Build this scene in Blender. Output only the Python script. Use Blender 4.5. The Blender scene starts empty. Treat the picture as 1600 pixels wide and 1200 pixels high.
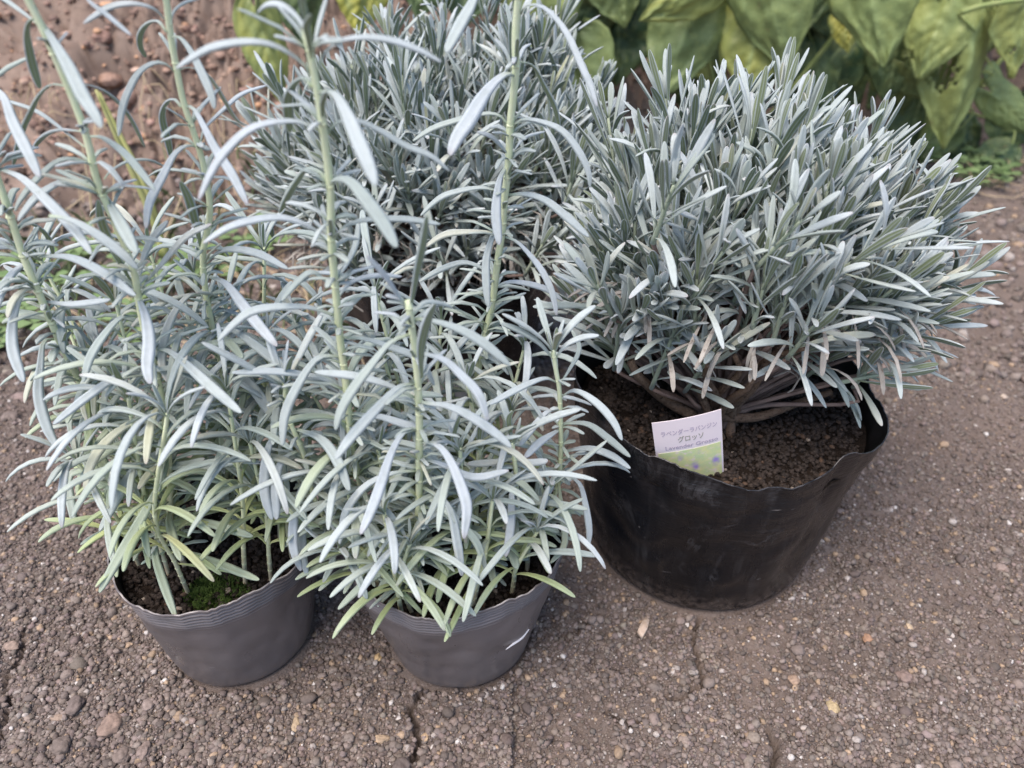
import bpy, math, random
import numpy as np
from mathutils import Vector, noise
R = math.radians
rng = np.random.default_rng(7)
random.seed(7)
scn = bpy.context.scene
# ---------------------------------------------------------------- camera, sky, sun, exposure
F_PX = 1209.0; PITCH = R(35); CAM = np.array((0.0, 0.0, 0.38))
cam_d = bpy.data.cameras.new('camera'); cam = bpy.data.objects.new('camera', cam_d)
scn.collection.objects.link(cam); scn.camera = cam
cam.location = CAM; cam.rotation_euler = (R(90) - PITCH, 0, 0)
cam_d.sensor_width = 36; cam_d.lens = 36 * F_PX / 1600
cam_d.clip_start = 0.01; cam_d.clip_end = 500
cam_d.dof.use_dof = True; cam_d.dof.focus_distance = 0.38; cam_d.dof.aperture_fstop = 9.0
SUN_EL, SUN_AZ = R(66), R(222)      # azimuth clockwise from +Y
w = bpy.data.worlds.new("World"); scn.world = w; w.use_nodes = True
nt = w.node_tree; sky = nt.nodes.new('ShaderNodeTexSky'); sky.sky_type = 'NISHITA'; sky.sun_disc = False
sky.sun_elevation = SUN_EL; sky.sun_rotation = SUN_AZ; sky.air_density = 1.0; sky.dust_density = 2.0; sky.ozone_density = 1.0
bg = nt.nodes['Background']; nt.links.new(sky.outputs[0], bg.inputs[0]); bg.inputs[1].default_value = 0.115
sd = bpy.data.lights.new('sun', 'SUN'); sun = bpy.data.objects.new('sun', sd); scn.collection.objects.link(sun)
sd.energy = 2.1; sd.angle = R(45); sd.color = (1.0, 0.85, 0.73)
sv = Vector((math.sin(SUN_AZ) * math.cos(SUN_EL), math.cos(SUN_AZ) * math.cos(SUN_EL), math.sin(SUN_EL)))
sun.rotation_euler = (-sv).to_track_quat('-Z', 'Y').to_euler()
scn.view_settings.view_transform = 'Standard'; scn.view_settings.look = 'None'
scn.view_settings.exposure = 1.17; scn.view_settings.gamma = 1.0
scn.cycles.max_bounces = 6; scn.cycles.use_denoising = True
_f = np.array((0, math.cos(PITCH), -math.sin(PITCH))); _u = np.array((0, math.sin(PITCH), math.cos(PITCH)))

def at(px, py, Y):
    """world point seen at photo pixel px,py (1600x1200) on the vertical plane y = Y"""
    d = _f + np.array((1.0, 0, 0)) * ((px - 800) / F_PX) - _u * ((py - 600) / F_PX)
    return CAM + d * (Y / d[1])

def gpt(px, py, z=0.0):
    d = _f + np.array((1.0, 0, 0)) * ((px - 800) / F_PX) - _u * ((py - 600) / F_PX)
    return CAM + d * ((z - CAM[2]) / d[2])

# ---------------------------------------------------------------- helpers
class Geo:
    def __init__(s): s.v = []; s.f = []; s.c = []; s.n = 0
    def add(s, v, faces, col):
        v = np.asarray(v, float)
        s.v.append(v); s.c.append(np.broadcast_to(np.asarray(col, float), (len(v), 4)))
        o = s.n
        s.f.extend([tuple(i + o for i in f) for f in faces]); s.n += len(v)
    def build(s, name, mat, parent=None, smooth=True):
        me = bpy.data.meshes.new(name)
        V = np.concatenate(s.v) if s.v else np.zeros((0, 3))
        loc = np.zeros(3)
        if parent is not None: loc = np.array(parent_loc(parent))
        ls = np.fromiter((len(f) for f in s.f), dtype=np.int32, count=len(s.f))
        lv = np.fromiter((i for f in s.f for i in f), dtype=np.int32, count=int(ls.sum()))
        me.vertices.add(len(V)); me.vertices.foreach_set('co', (V - loc).ravel())
        me.loops.add(len(lv)); me.loops.foreach_set('vertex_index', lv)
        me.polygons.add(len(ls)); me.polygons.foreach_set('loop_start', np.concatenate(([0], np.cumsum(ls)[:-1])).astype(np.int32))
        me.update(calc_edges=True); me.validate()
        if smooth: me.polygons.foreach_set('use_smooth', np.ones(len(me.polygons), bool))
        if len(me.vertices) == len(V):
            a = me.color_attributes.new('tint', 'FLOAT_COLOR', 'POINT')
            a.data.foreach_set('color', np.concatenate(s.c).astype(np.float32).ravel())
        me.materials.append(mat)
        o = bpy.data.objects.new(name, me); scn.collection.objects.link(o)
        if parent is not None: o.parent = parent
        return o

def parent_loc(p):
    l = Vector((0, 0, 0))
    while p is not None:
        l = l + p.location; p = p.parent
    return l

def tag(o, label=None, cat=None, group=None, kind=None):
    if label: o['label'] = label
    if cat: o['category'] = cat
    if group: o['group'] = group
    if kind: o['kind'] = kind
    return o

def empty(name, loc, label, cat, group=None):
    o = bpy.data.objects.new(name, None); scn.collection.objects.link(o); o.location = loc
    o.empty_display_size = 0.02
    return tag(o, label, cat, group)

def unit(a):
    a = np.asarray(a, float); n = np.linalg.norm(a, axis=-1, keepdims=True); return a / np.maximum(n, 1e-12)

def resample(P, n):
    """Catmull-Rom through P, n points evenly by length"""
    P = np.asarray(P, float)
    if len(P) == 2:
        t = np.linspace(0, 1, n)[:, None]; return P[0] * (1 - t) + P[1] * t
    Q = np.vstack((2 * P[0] - P[1], P, 2 * P[-1] - P[-2])); out = []
    for i in range(1, len(Q) - 2):
        t = np.linspace(0, 1, 12, endpoint=False)[:, None]
        a, b, c, d = Q[i - 1], Q[i], Q[i + 1], Q[i + 2]
        out.append(0.5 * ((2 * b) + (-a + c) * t + (2 * a - 5 * b + 4 * c - d) * t ** 2 + (-a + 3 * b - 3 * c + d) * t ** 3))
    out = np.vstack(out + [P[-1:]])
    L = np.concatenate(([0], np.cumsum(np.linalg.norm(np.diff(out, axis=0), axis=1))))
    t = np.linspace(0, L[-1], n)
    return np.stack([np.interp(t, L, out[:, k]) for k in range(3)], 1)

def grad(P):
    return unit(np.gradient(P, axis=0))

# leaf section: u across, z height (fraction of width), code = underside amount
SU = np.array([-1, -.8, -.42, 0, .42, .8, 1, .84, .52, .20, 0, -.20, -.52, -.84]) * .5
SZ = np.array([-.05, .12, .19, .03, .18, .12, -.05, -.17, -.08, -.10, -.19, -.10, -.08, -.17])
SC = np.array([0, 0, 0, 0, 0, 0, 0, .0, 1, .95, .40, .95, 1, .0])
NS = len(SU)
W_LONG = (np.array([0, .08, .25, .5, .7, .86, .94, .975, .992, 1]), np.array([.36, .36, .58, .92, 1, .84, .64, .44, .28, .10]))
W_SPAT = (np.array([0, .1, .3, .55, .75, .88, .94, .975, .992, 1]), np.array([.28, .34, .58, .90, 1, .84, .62, .42, .26, .08]))

def leaf(g, curve, side, width, n=14, prof=W_LONG, green=0.0, rnd=None, thick=1.0, curl=0.0, gtip=0.0):
    if rnd is None: rnd = random.random()
    P0 = resample(curve, 40); v = np.concatenate((np.linspace(0, .90, n - 4), (.945, .975, .992, 1)))
    P = np.stack([np.interp(v, np.linspace(0, 1, 40), P0[:, k_]) for k_ in range(3)], 1); T = grad(P)
    side = np.asarray(side, float)
    S = unit(side - (T @ side)[:, None] * T) if side.ndim == 1 else side
    # avoid degenerate flips
    for i in range(1, n):
        if S[i] @ S[i - 1] < 0: S[i] = -S[i]
    N = np.cross(S, T)
    W = np.interp(v, *prof) * width
    v2 = v.copy()
    ring = P[:, None, :] + S[:, None, :] * (SU[None, :, None] * W[:, None, None]) + N[:, None, :] * (SZ[None, :, None] * W[:, None, None] * thick)
    if curl: ring += N[:, None, :] * ((np.abs(SU[None, :, None]) * 2) ** 2 * W[:, None, None] * curl)
    col = np.zeros((n, NS, 4)); col[:, :, 0] = SC[None]; col[:, :, 1] = (green + (gtip - green) * v + np.clip(1 - v * 5, 0, 1) * .35)[:, None].clip(0, 1)
    col[:, :, 2] = rnd; col[:, :, 3] = v2[:, None]
    V = ring.reshape(-1, 3); F = []
    for i in range(n - 1):
        a = i * NS; b = a + NS
        for j in range(NS):
            k = (j + 1) % NS
            F.append((a + j, a + k, b + k, b + j))
    F.append(tuple(range(NS))[::-1]); F.append(tuple((n - 1) * NS + j for j in range(NS)))
    g.add(V, F, col.reshape(-1, 4))

def tube(g, pts, rad, ns=8, n=None, col=(0, 0, 0, 0), square=0.0, nodes=None):
    P = resample(pts, n) if n else np.asarray(pts, float)
    m = len(P); T = grad(P); r = np.interp(np.linspace(0, 1, m), np.linspace(0, 1, len(np.atleast_1d(rad))), np.atleast_1d(rad)) if np.ndim(rad) else np.full(m, rad)
    ref = np.array((0.13, 0.97, 0.2)); A = unit(np.cross(T, ref)); B = np.cross(T, A)
    th = np.linspace(0, 2 * math.pi, ns, endpoint=False)
    rr = 1 + square * np.cos(4 * th)
    V = P[:, None, :] + (A[:, None, :] * (np.cos(th) * rr)[None, :, None] + B[:, None, :] * (np.sin(th) * rr)[None, :, None]) * r[:, None, None]
    F = []
    for i in range(m - 1):
        for j in range(ns):
            k = (j + 1) % ns; F.append((i * ns + j, i * ns + k, (i + 1) * ns + k, (i + 1) * ns + j))
    F.append(tuple(range(ns))[::-1]); F.append(tuple((m - 1) * ns + j for j in range(ns)))
    c = np.zeros((m, ns, 4)); c[:] = col; c[:, :, 3] = np.linspace(0, 1, m)[:, None]
    g.add(V.reshape(-1, 3), F, c.reshape(-1, 4))
    return P

# ---------------------------------------------------------------- materials
def mat(name):
    m = bpy.data.materials.new(name); m.use_nodes = True
    n = m.node_tree; return m, n, n.nodes['Principled BSDF']
def N(n, t, **k):
    x = n.nodes.new(t)
    for a, b in k.items(): setattr(x, a, b)
    return x
def mixc(n, fac, a, b, blend='MIX'):
    x = n.nodes.new('ShaderNodeMix'); x.data_type = 'RGBA'; x.blend_type = blend
    for sock, val in ((x.inputs[0], fac), (x.inputs[6], a), (x.inputs[7], b)):
        if hasattr(val, 'links'): n.links.new(val, sock)
        elif isinstance(val, (int, float)): sock.default_value = val
        else: sock.default_value = (*val[:3], 1)
    return x.outputs[2]
def ramp(n, src, lo, hi, a=0.0, b=1.0):
    x = n.nodes.new('ShaderNodeMapRange'); n.links.new(src, x.inputs[0])
    x.inputs[1].default_value = lo; x.inputs[2].default_value = hi; x.inputs[3].default_value = a; x.inputs[4].default_value = b
    return x.outputs[0]
def mathn(n, op, a, b=None):
    x = n.nodes.new('ShaderNodeMath'); x.operation = op
    for s, val in zip(x.inputs, (a, b)):
        if val is None: continue
        if hasattr(val, 'links'): n.links.new(val, s)
        else: s.default_value = val
    return x.outputs[0]
def noise_tex(n, scale, detail=3, coord=None, rough=.55):
    x = n.nodes.new('ShaderNodeTexNoise'); x.inputs['Scale'].default_value = scale; x.inputs['Detail'].default_value = detail
    x.inputs['Roughness'].default_value = rough
    if coord is None:
        tc = n.nodes.new('ShaderNodeNewGeometry'); coord = tc.outputs['Position']
    n.links.new(coord, x.inputs['Vector']); return x.outputs['Fac']
def bump(n, b, h, strength, dist):
    x = n.nodes.new('ShaderNodeBump'); x.inputs['Strength'].default_value = strength; x.inputs['Distance'].default_value = dist
    n.links.new(h, x.inputs['Height']); n.links.new(x.outputs[0], b.inputs['Normal'])
def attr(n):
    a = n.nodes.new('ShaderNodeAttribute'); a.attribute_name = 'tint'
    s = n.nodes.new('ShaderNodeSeparateColor'); n.links.new(a.outputs['Color'], s.inputs[0])
    return s.outputs[0], s.outputs[1], s.outputs[2], a.outputs['Alpha'], a.outputs['Color']

def leaf_material(name, top_a, top_b, under, green, yellow):
    m, n, b = mat(name); r, gr, rnd, v, _ = attr(n)
    top = mixc(n, rnd, top_a, top_b)
    nz = noise_tex(n, 260, 2)
    top = mixc(n, ramp(n, nz, .45, .75, 0, .35), top, tuple(c * .78 for c in top_a))
    c = mixc(n, r, top, under)
    g2 = mixc(n, ramp(n, gr, .55, 1), green, yellow)
    c = mixc(n, ramp(n, gr, 0, .62, 0, .95), c, g2)
    c = mixc(n, ramp(n, rnd, .93, .97, 0, .45), c, (.42, .42, .26))
    c = mixc(n, ramp(n, rnd, .0, .05, .40, 0), c, (.25, .27, .22))
    tipf = mathn(n, 'MULTIPLY', ramp(n, v, .93, 1), ramp(n, rnd, .6, .9, 0, .45))
    c = mixc(n, tipf, c, (.33, .26, .27))
    n.links.new(c, b.inputs['Base Color']); b.inputs['Roughness'].default_value = .75
    b.inputs['Specular IOR Level'].default_value = .2
    b.inputs['Sheen Weight'].default_value = .2; b.inputs['Sheen Roughness'].default_value = .45; b.inputs['Sheen Tint'].default_value = (.85, .9, 1, 1)
    bump(n, b, noise_tex(n, 2600, 2), .35, .0004)
    return m
M_SILVER = leaf_material('silver_leaf', (.325, .39, .375), (.445, .505, .55), (.22, .27, .135), (.33, .41, .19), (.50, .53, .23))
M_BUSH = leaf_material('grey_green_leaf', (.325, .385, .365), (.445, .505, .54), (.165, .205, .11), (.27, .33, .16), (.42, .44, .17))

def stem_mat():
    m, n, b = mat('lavender_stem'); r, gr, rnd, v, _ = attr(n)
    c = mixc(n, ramp(n, v, 0, .35), (.58, .50, .34), (.58, .64, .39))
    c = mixc(n, ramp(n, v, .55, 1), c, (.64, .73, .48))
    c = mixc(n, ramp(n, noise_tex(n, 300, 3), .35, .7, 0, .4), c, (.76, .78, .62))
    n.links.new(c, b.inputs['Base Color']); b.inputs['Roughness'].default_value = .6
    bump(n, b, noise_tex(n, 1500, 2), .3, .0004); return m
M_STEM = stem_mat()

def simple(name, cols, scale, rough=.8, bscale=None, bstr=.4, bdist=.001, spec=.3):
    m, n, b = mat(name)
    c = mixc(n, ramp(n, noise_tex(n, scale, 4), .3, .7), cols[0], cols[1])
    if len(cols) > 2: c = mixc(n, ramp(n, noise_tex(n, scale * 2.7, 3), .55, .7), c, cols[2])
    n.links.new(c, b.inputs['Base Color']); b.inputs['Roughness'].default_value = rough; b.inputs['Specular IOR Level'].default_value = spec
    if bscale: bump(n, b, noise_tex(n, bscale, 4), bstr, bdist)
    return m
M_BARK = simple('woody_branch', ((.115, .075, .052), (.19, .135, .098), (.055, .037, .029)), 220, .85, 700, .9, .0015)
M_DEAD = simple('withered_leaf', ((.27, .255, .235), (.38, .37, .345), (.19, .165, .15)), 120, .85)
M_DEADB = simple('withered_stem', ((.14, .10, .085), (.24, .18, .16)), 120, .85)
M_POTSOIL = simple('potting_soil', ((.009, .0065, .005), (.022, .015, .011), (.012, .009, .007)), 260, .9, 900, .9, .002, .15)
M_MOSS = simple('moss', ((.035, .07, .015), (.10, .16, .035), (.02, .04, .01)), 400, .8)
M_STRAW = simple('dry_straw', ((.45, .36, .22), (.58, .48, .33)), 90, .7)
M_WEED = simple('weed_leaf', ((.10, .17, .06), (.19, .27, .12)), 60, .6)
M_STALK = simple('yellow_stalk', ((.33, .36, .12), (.44, .44, .20)), 60, .6)
M_VINE = simple('vine_stem', ((.17, .24, .08), (.25, .30, .12)), 60, .6)

def tinted(name, rough=.85, bs=900, bd=.0006, spec=.25):
    m, n, b = mat(name); r, g_, b_, a_, col = attr(n)
    c = mixc(n, ramp(n, noise_tex(n, 700, 3), .3, .75, .0, .55), col, (.10, .08, .07))
    n.links.new(c, b.inputs['Base Color']); b.inputs['Roughness'].default_value = rough; b.inputs['Specular IOR Level'].default_value = spec
    bump(n, b, noise_tex(n, bs, 3), .6, bd); return m
M_GRAVEL = tinted('soil_crumbs')
M_STONE = tinted('stone', .7, 500, .0008)

def ground_mat():
    m, n, b = mat('bare_soil')
    geo = n.nodes.new('ShaderNodeNewGeometry'); sep = n.nodes.new('ShaderNodeSeparateXYZ'); n.links.new(geo.outputs['Position'], sep.inputs[0])
    p = geo.outputs['Position']
    c = mixc(n, ramp(n, noise_tex(n, 14, 5, p), .35, .68), (.145, .120, .108), (.205, .173, .157))
    c = mixc(n, ramp(n, noise_tex(n, 420, 4, p), .35, .7, 0, .7), c, (.10, .076, .065))
    c = mixc(n, ramp(n, noise_tex(n, 900, 2, p), .62, .74, 0, .6), c, (.34, .28, .24))
    # the earth bank behind is a lighter, redder soil
    bank = mixc(n, ramp(n, noise_tex(n, 22, 5, p), .3, .7), (.18, .134, .110), (.295, .232, .195))
    bank = mixc(n, ramp(n, noise_tex(n, 60, 3, p), .5, .75, 0, .6), bank, (.13, .085, .065))
    z = mathn(n, 'ADD', sep.outputs['Z'], mathn(n, 'MULTIPLY', noise_tex(n, 12, 3, p), .06))
    c = mixc(n, ramp(n, z, .025, .075), c, bank)
    n.links.new(c, b.inputs['Base Color']); b.inputs['Roughness'].default_value = .92; b.inputs['Specular IOR Level'].default_value = .2
    bump(n, b, noise_tex(n, 800, 5, p, .7), .9, .0016); return m
M_GROUND = ground_mat()

def pot_mat(name, base, alt, rough, metal, dust, streak=False, rimcol=(.42, .40, .39)):
    m, n, b = mat(name); r, gr, rnd, v, _ = attr(n)
    tc = n.nodes.new('ShaderNodeTexCoord'); mp = n.nodes.new('ShaderNodeMapping'); n.links.new(tc.outputs['Object'], mp.inputs[0])
    mp.inputs['Scale'].default_value = (1, 1, .35)
    o = mp.outputs[0]
    c = mixc(n, ramp(n, noise_tex(n, 28, 4, o), .3, .7), base, alt)
    sm = ramp(n, noise_tex(n, 60, 6, o, .7), .56, .76, 0, dust)
    if streak:
        wv = n.nodes.new('ShaderNodeTexNoise'); wv.inputs['Scale'].default_value = 16; wv.inputs['Detail'].default_value = 7; wv.inputs['Distortion'].default_value = 1.6; wv.inputs['Roughness'].default_value = .62
        n.links.new(tc.outputs['Object'], wv.inputs['Vector'])
        d = mathn(n, 'ABSOLUTE', mathn(n, 'SUBTRACT', wv.outputs['Fac'], .5))
        line = ramp(n, d, 0, .03, .16, 0)
        fine = ramp(n, noise_tex(n, 45, 3, tc.outputs['Object']), .45, .65)
        c = mixc(n, mathn(n, 'MULTIPLY', line, fine), c, (.20, .20, .22))
    c = mixc(n, sm, c, (.20, .19, .19))
    sc = n.nodes.new('ShaderNodeTexNoise'); sc.inputs['Scale'].default_value = 190; sc.inputs['Detail'].default_value = 1
    mp2 = n.nodes.new('ShaderNodeMapping'); n.links.new(tc.outputs['Object'], mp2.inputs[0]); mp2.inputs['Scale'].default_value = (.25, 1.1, 1.5); mp2.inputs['Rotation'].default_value = (.5, .3, .7)
    n.links.new(mp2.outputs[0], sc.inputs['Vector'])
    c = mixc(n, ramp(n, sc.outputs['Fac'], .76, .80, 0, .5), c, (.35, .33, .33))
    c = mixc(n, mathn(n, 'MULTIPLY', ramp(n, v, .95, .96), ramp(n, noise_tex(n, 130, 3, tc.outputs['Object']), .42, .62, .05, .9)), c, rimcol)
    # soil dust around the foot
    c = mixc(n, mathn(n, 'MULTIPLY', ramp(n, v, .0, .16, .8, 0), ramp(n, noise_tex(n, 190, 5, tc.outputs['Object'], .7), .42, .62)), c, (.17, .13, .11))
    n.links.new(c, b.inputs['Base Color']); b.inputs['Roughness'].default_value = rough; b.inputs['Metallic'].default_value = metal
    rr = mathn(n, 'ADD', ramp(n, noise_tex(n, 80, 4, o), .3, .7, -.08, .1), rough); n.links.new(rr, b.inputs['Roughness'])
    mp3 = n.nodes.new('ShaderNodeMapping'); n.links.new(tc.outputs['Object'], mp3.inputs[0]); mp3.inputs['Scale'].default_value = (1, 1, 5.5)
    cre = noise_tex(n, 22 if streak else 12, 5, mp3.outputs[0], .6)
    mp4 = n.nodes.new('ShaderNodeMapping'); n.links.new(tc.outputs['Object'], mp4.inputs[0]); mp4.inputs['Scale'].default_value = (1, 1, .12)
    scf = noise_tex(n, 120, 4, mp4.outputs[0], .65)
    if streak:
        c2 = mixc(n, mathn(n, 'MULTIPLY', ramp(n, scf, .52, .75, 0, .45), ramp(n, noise_tex(n, 14, 3, tc.outputs['Object']), .42, .68)), c, (.10, .10, .105))
        n.links.new(c2, b.inputs['Base Color'])
    hh = mathn(n, 'ADD', mathn(n, 'MULTIPLY', cre, ramp(n, v, .45, .95, .15, 1)), mathn(n, 'MULTIPLY', noise_tex(n, 40, 4, o), .5))
    bump(n, b, hh, .75 if streak else .3, .0035 if streak else .002); return m
M_POT = pot_mat('grey_vinyl', (.108, .097, .101), (.145, .130, .134), .33, 0.0, .16)
M_POTBLACK = pot_mat('black_vinyl', (.0028, .0032, .0048), (.006, .0068, .0095), .27, 0, .04, True, (.06, .06, .065))
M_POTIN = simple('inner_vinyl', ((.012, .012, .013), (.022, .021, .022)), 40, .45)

# ---------------------------------------------------------------- terrain
def vnoise(x, y, scale, seed):
    r = np.random.default_rng(seed); G = r.random((257, 257))
    a = x * scale; b = y * scale; i = np.floor(a).astype(int); j = np.floor(b).astype(int); fx = a - i; fy = b - j
    fx = fx * fx * (3 - 2 * fx); fy = fy * fy * (3 - 2 * fy); i %= 256; j %= 256
    return (G[i, j] * (1 - fx) * (1 - fy) + G[i + 1, j] * fx * (1 - fy) + G[i, j + 1] * (1 - fx) * fy + G[i + 1, j + 1] * fx * fy) - .5

CRACKS = [[(1092, 960), (1085, 1000), (1090, 1030), (1098, 1068), (1080, 1080), (1060, 1090), (1040, 1088)],
          [(662, 1074), (640, 1105), (650, 1128), (652, 1160), (640, 1200)], [(1200, 1140), (1212, 1170), (1208, 1200)],
          [(0, 1150), (12, 1100), (10, 1060), (32, 1020), (36, 985)], [(330, 1168), (300, 1158), (270, 1172), (240, 1180)],
          [(1300, 905), (1330, 885), (1400, 880)], [(870, 1000), (905, 985), (920, 970)], [(1098, 1068), (1120, 1110), (1160, 1150), (1200, 1140)], [(950, 1110), (985, 1130), (1010, 1125)]]
def crack_lines():
    out = []
    for k, c in enumerate(CRACKS):
        P = resample([gpt(*p) for p in c], 40)[:, :2]
        P = P + np.random.default_rng(k + 50).normal(0, .0007, P.shape)
        out.append((P, (1.0, 1.0, .9, .8, .35, .35, .35, .3, .3)[k]))
    return out
CL = crack_lines()
def softstep(t): t = np.clip(t, 0, 1); return t * t * (3 - 2 * t)
def ground_h(x, y, fine=True):
    start = .80 + .42 * softstep((x + .15) / .5)
    up = np.maximum(y - start - .05 * vnoise(x, y, 6, 3), 0)
    bank = np.minimum(up * .62, .42) - .0
    bank = np.where(bank > .34, .34 + (bank - .34) * .4, bank)
    h = bank + bank.clip(0, .05) * 1.2 * (vnoise(x, y, 18, 4) + .7 * vnoise(x, y, 42, 5) + .6 * vnoise(x, y, 95, 6) + .35 * vnoise(x, y, 180, 61))
    h = h + .007 * vnoise(x, y, 9, 1) + .0035 * vnoise(x, y, 33, 2) + .0022 * vnoise(x, y, 95, 8)
    if fine:
        h = h + .0026 * vnoise(x, y, 170, 9) + .0022 * vnoise(x, y, 330, 10) + .0011 * vnoise(x, y, 610, 11)
    return h
def bigaxis(fine_lo, fine_hi, step, far_lo, far_hi, g=1.18, mid=None):
    a = list(np.arange(fine_lo, fine_hi, step)); s = step
    hi = []; x = a[-1]
    while x < far_hi:
        s = min(s * g, max(.0025, (x - fine_hi) * .016)) if mid is None or x < mid else s * g
        x += max(s, step); hi.append(x)
    lo = []; x = a[0]; s = step
    while x > far_lo: s *= g; x -= s; lo.append(x)
    return np.array(lo[::-1] + a + hi)
xs = bigaxis(-.46, .48, .0013, -45, 45); ys = bigaxis(.15, .58, .0012, -20, 60)
X, Y = np.meshgrid(xs, ys, indexing='ij'); H = ground_h(X, Y)
dmin = np.full(X.shape, 9.0); wmin = np.ones(X.shape)
near = (X > -.5) & (X < .5) & (Y > .12) & (Y < .5)
xn, yn = X[near], Y[near]; cut = np.zeros(xn.shape)
for P, wd in CL:
    sel = (xn > P[:, 0].min() - .01) & (xn < P[:, 0].max() + .01) & (yn > P[:, 1].min() - .01) & (yn < P[:, 1].max() + .01)
    if not sel.any(): continue
    d = np.min(np.hypot(xn[sel][:, None] - P[None, :, 0], yn[sel][:, None] - P[None, :, 1]), axis=1)
    half = .0005 * wd
    cut[sel] = np.maximum(cut[sel], np.clip(1 - (d / (half + .0010)) ** 2, 0, 1) * (.012 * wd + .001))
H[near] -= cut
POTS = [(-.157, .290, .0385), (-.030, .290, .0395), (.123, .370, .068), (-.055, .560, .066)]
for cx, cy, r in POTS:
    d = np.hypot(X - cx, Y - cy); H = np.where(d < r + .004, H * np.clip((d - r) / .004, 0, 1) - .0005, H)
nx, ny = X.shape; me = bpy.data.meshes.new('ground'); me.vertices.add(nx * ny)
me.vertices.foreach_set('co', np.stack((X, Y, H), -1).astype(np.float32).ravel())
I = (np.arange(nx - 1)[:, None] * ny + np.arange(ny - 1)[None, :]).ravel()
Q = np.stack((I, I + ny, I + ny + 1, I + 1), 1).astype(np.int32)
me.loops.add(Q.size); me.loops.foreach_set('vertex_index', Q.ravel()); me.polygons.add(len(Q))
me.polygons.foreach_set('loop_start', np.arange(0, Q.size, 4, dtype=np.int32)); me.update(calc_edges=True)
me.polygons.foreach_set('use_smooth', np.ones(len(Q), bool)); me.materials.append(M_GROUND)
gob = bpy.data.objects.new('ground', me); scn.collection.objects.link(gob); gob['kind'] = 'structure'

# soil crumbs and grit (uncountable)
def ico(sub):
    t = (1 + 5 ** .5) / 2
    v = unit(np.array([(-1, t, 0), (1, t, 0), (-1, -t, 0), (1, -t, 0), (0, -1, t), (0, 1, t), (0, -1, -t), (0, 1, -t), (t, 0, -1), (t, 0, 1), (-t, 0, -1), (-t, 0, 1)], float))
    f = [(0, 11, 5), (0, 5, 1), (0, 1, 7), (0, 7, 10), (0, 10, 11), (1, 5, 9), (5, 11, 4), (11, 10, 2), (10, 7, 6), (7, 1, 8), (3, 9, 4), (3, 4, 2), (3, 2, 6), (3, 6, 8), (3, 8, 9), (4, 9, 5), (2, 4, 11), (6, 2, 10), (8, 6, 7), (9, 8, 1)]
    for _ in range(sub):
        v = list(map(tuple, v)); cache = {}; nf = []
        def md(a, b):
            k = (min(a, b), max(a, b))
            if k not in cache: v.append(tuple(unit(np.array(v[a]) + np.array(v[b])))); cache[k] = len(v) - 1
            return cache[k]
        for a, b, c in f:
            p, q, r = md(a, b), md(b, c), md(c, a); nf += [(a, p, r), (b, q, p), (c, r, q), (p, q, r)]
        f = nf; v = np.array(v)
    return np.array(v), np.array(f)
def scatter(name, x, y, z, rad, cols, matl, sub=0, seed=1, sink=.25, parent=None, kind='stuff', flat=.75):
    r = np.random.default_rng(seed); n = len(x); V0, F0 = ico(sub); m = len(V0)
    D = V0[None] * (1 + r.normal(0, .21 if sub == 0 else .11, (n, m, 1))); D = D * (np.array((1, 1, flat)) * r.uniform(.75, 1.3, (n, 1, 3)))
    a = r.uniform(0, 6.28, n); ca, sa = np.cos(a)[:, None], np.sin(a)[:, None]
    D = np.stack((D[..., 0] * ca - D[..., 1] * sa, D[..., 0] * sa + D[..., 1] * ca, D[..., 2]), -1) * rad[:, None, None]
    D += np.stack((x, y, z + rad * flat * (1 - 2 * sink)), -1)[:, None]
    if parent is not None: D -= np.array(parent_loc(parent))
    me = bpy.data.meshes.new(name); me.vertices.add(n * m); me.vertices.foreach_set('co', D.astype(np.float32).ravel())
    Fq = (F0[None] + (np.arange(n) * m)[:, None, None]).reshape(-1, 3).astype(np.int32)
    me.loops.add(Fq.size); me.loops.foreach_set('vertex_index', Fq.ravel()); me.polygons.add(len(Fq))
    me.polygons.foreach_set('loop_start', np.arange(0, Fq.size, 3, dtype=np.int32)); me.update(calc_edges=True)
    me.polygons.foreach_set('use_smooth', np.ones(len(Fq), bool))
    at_ = me.color_attributes.new('tint', 'FLOAT_COLOR', 'POINT')
    C = np.ones((n, m, 4), np.float32); C[..., :3] = cols[:, None, :]; at_.data.foreach_set('color', C.ravel())
    me.materials.append(matl); o = bpy.data.objects.new(name, me); scn.collection.objects.link(o)
    if parent is not None: o.parent = parent
    if kind: o['kind'] = kind
    return o
def crumb_colors(n, r, white=True):
    base = np.array((.205, .172, .156)) * r.uniform(.5, 1.38, (n, 1)) * (1 + r.normal(0, .022, (n, 3)))
    k = r.random(n)
    base[k < .05] = np.array((.36, .27, .19)) * r.uniform(.7, 1.25, ((k < .05).sum(), 1))
    base[(k > .05) & (k < .075)] = np.array((.38, .35, .33)) * r.uniform(.8, 1.3, (((k > .05) & (k < .075)).sum(), 1))
    base[(k > .993)] = np.array((.62, .60, .58)) if white else (.3, .25, .22)
    return base
def outside_pots(x, y, m=.002):
    ok = np.ones(len(x), bool)
    for cx, cy, r in POTS: ok &= np.hypot(x - cx, y - cy) > r + m
    for P, wd in CL:
        if wd > .7: ok &= np.min(np.hypot(x[:, None] - P[None, :, 0], y[:, None] - P[None, :, 1]), 1) > .0020
    return ok
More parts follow.
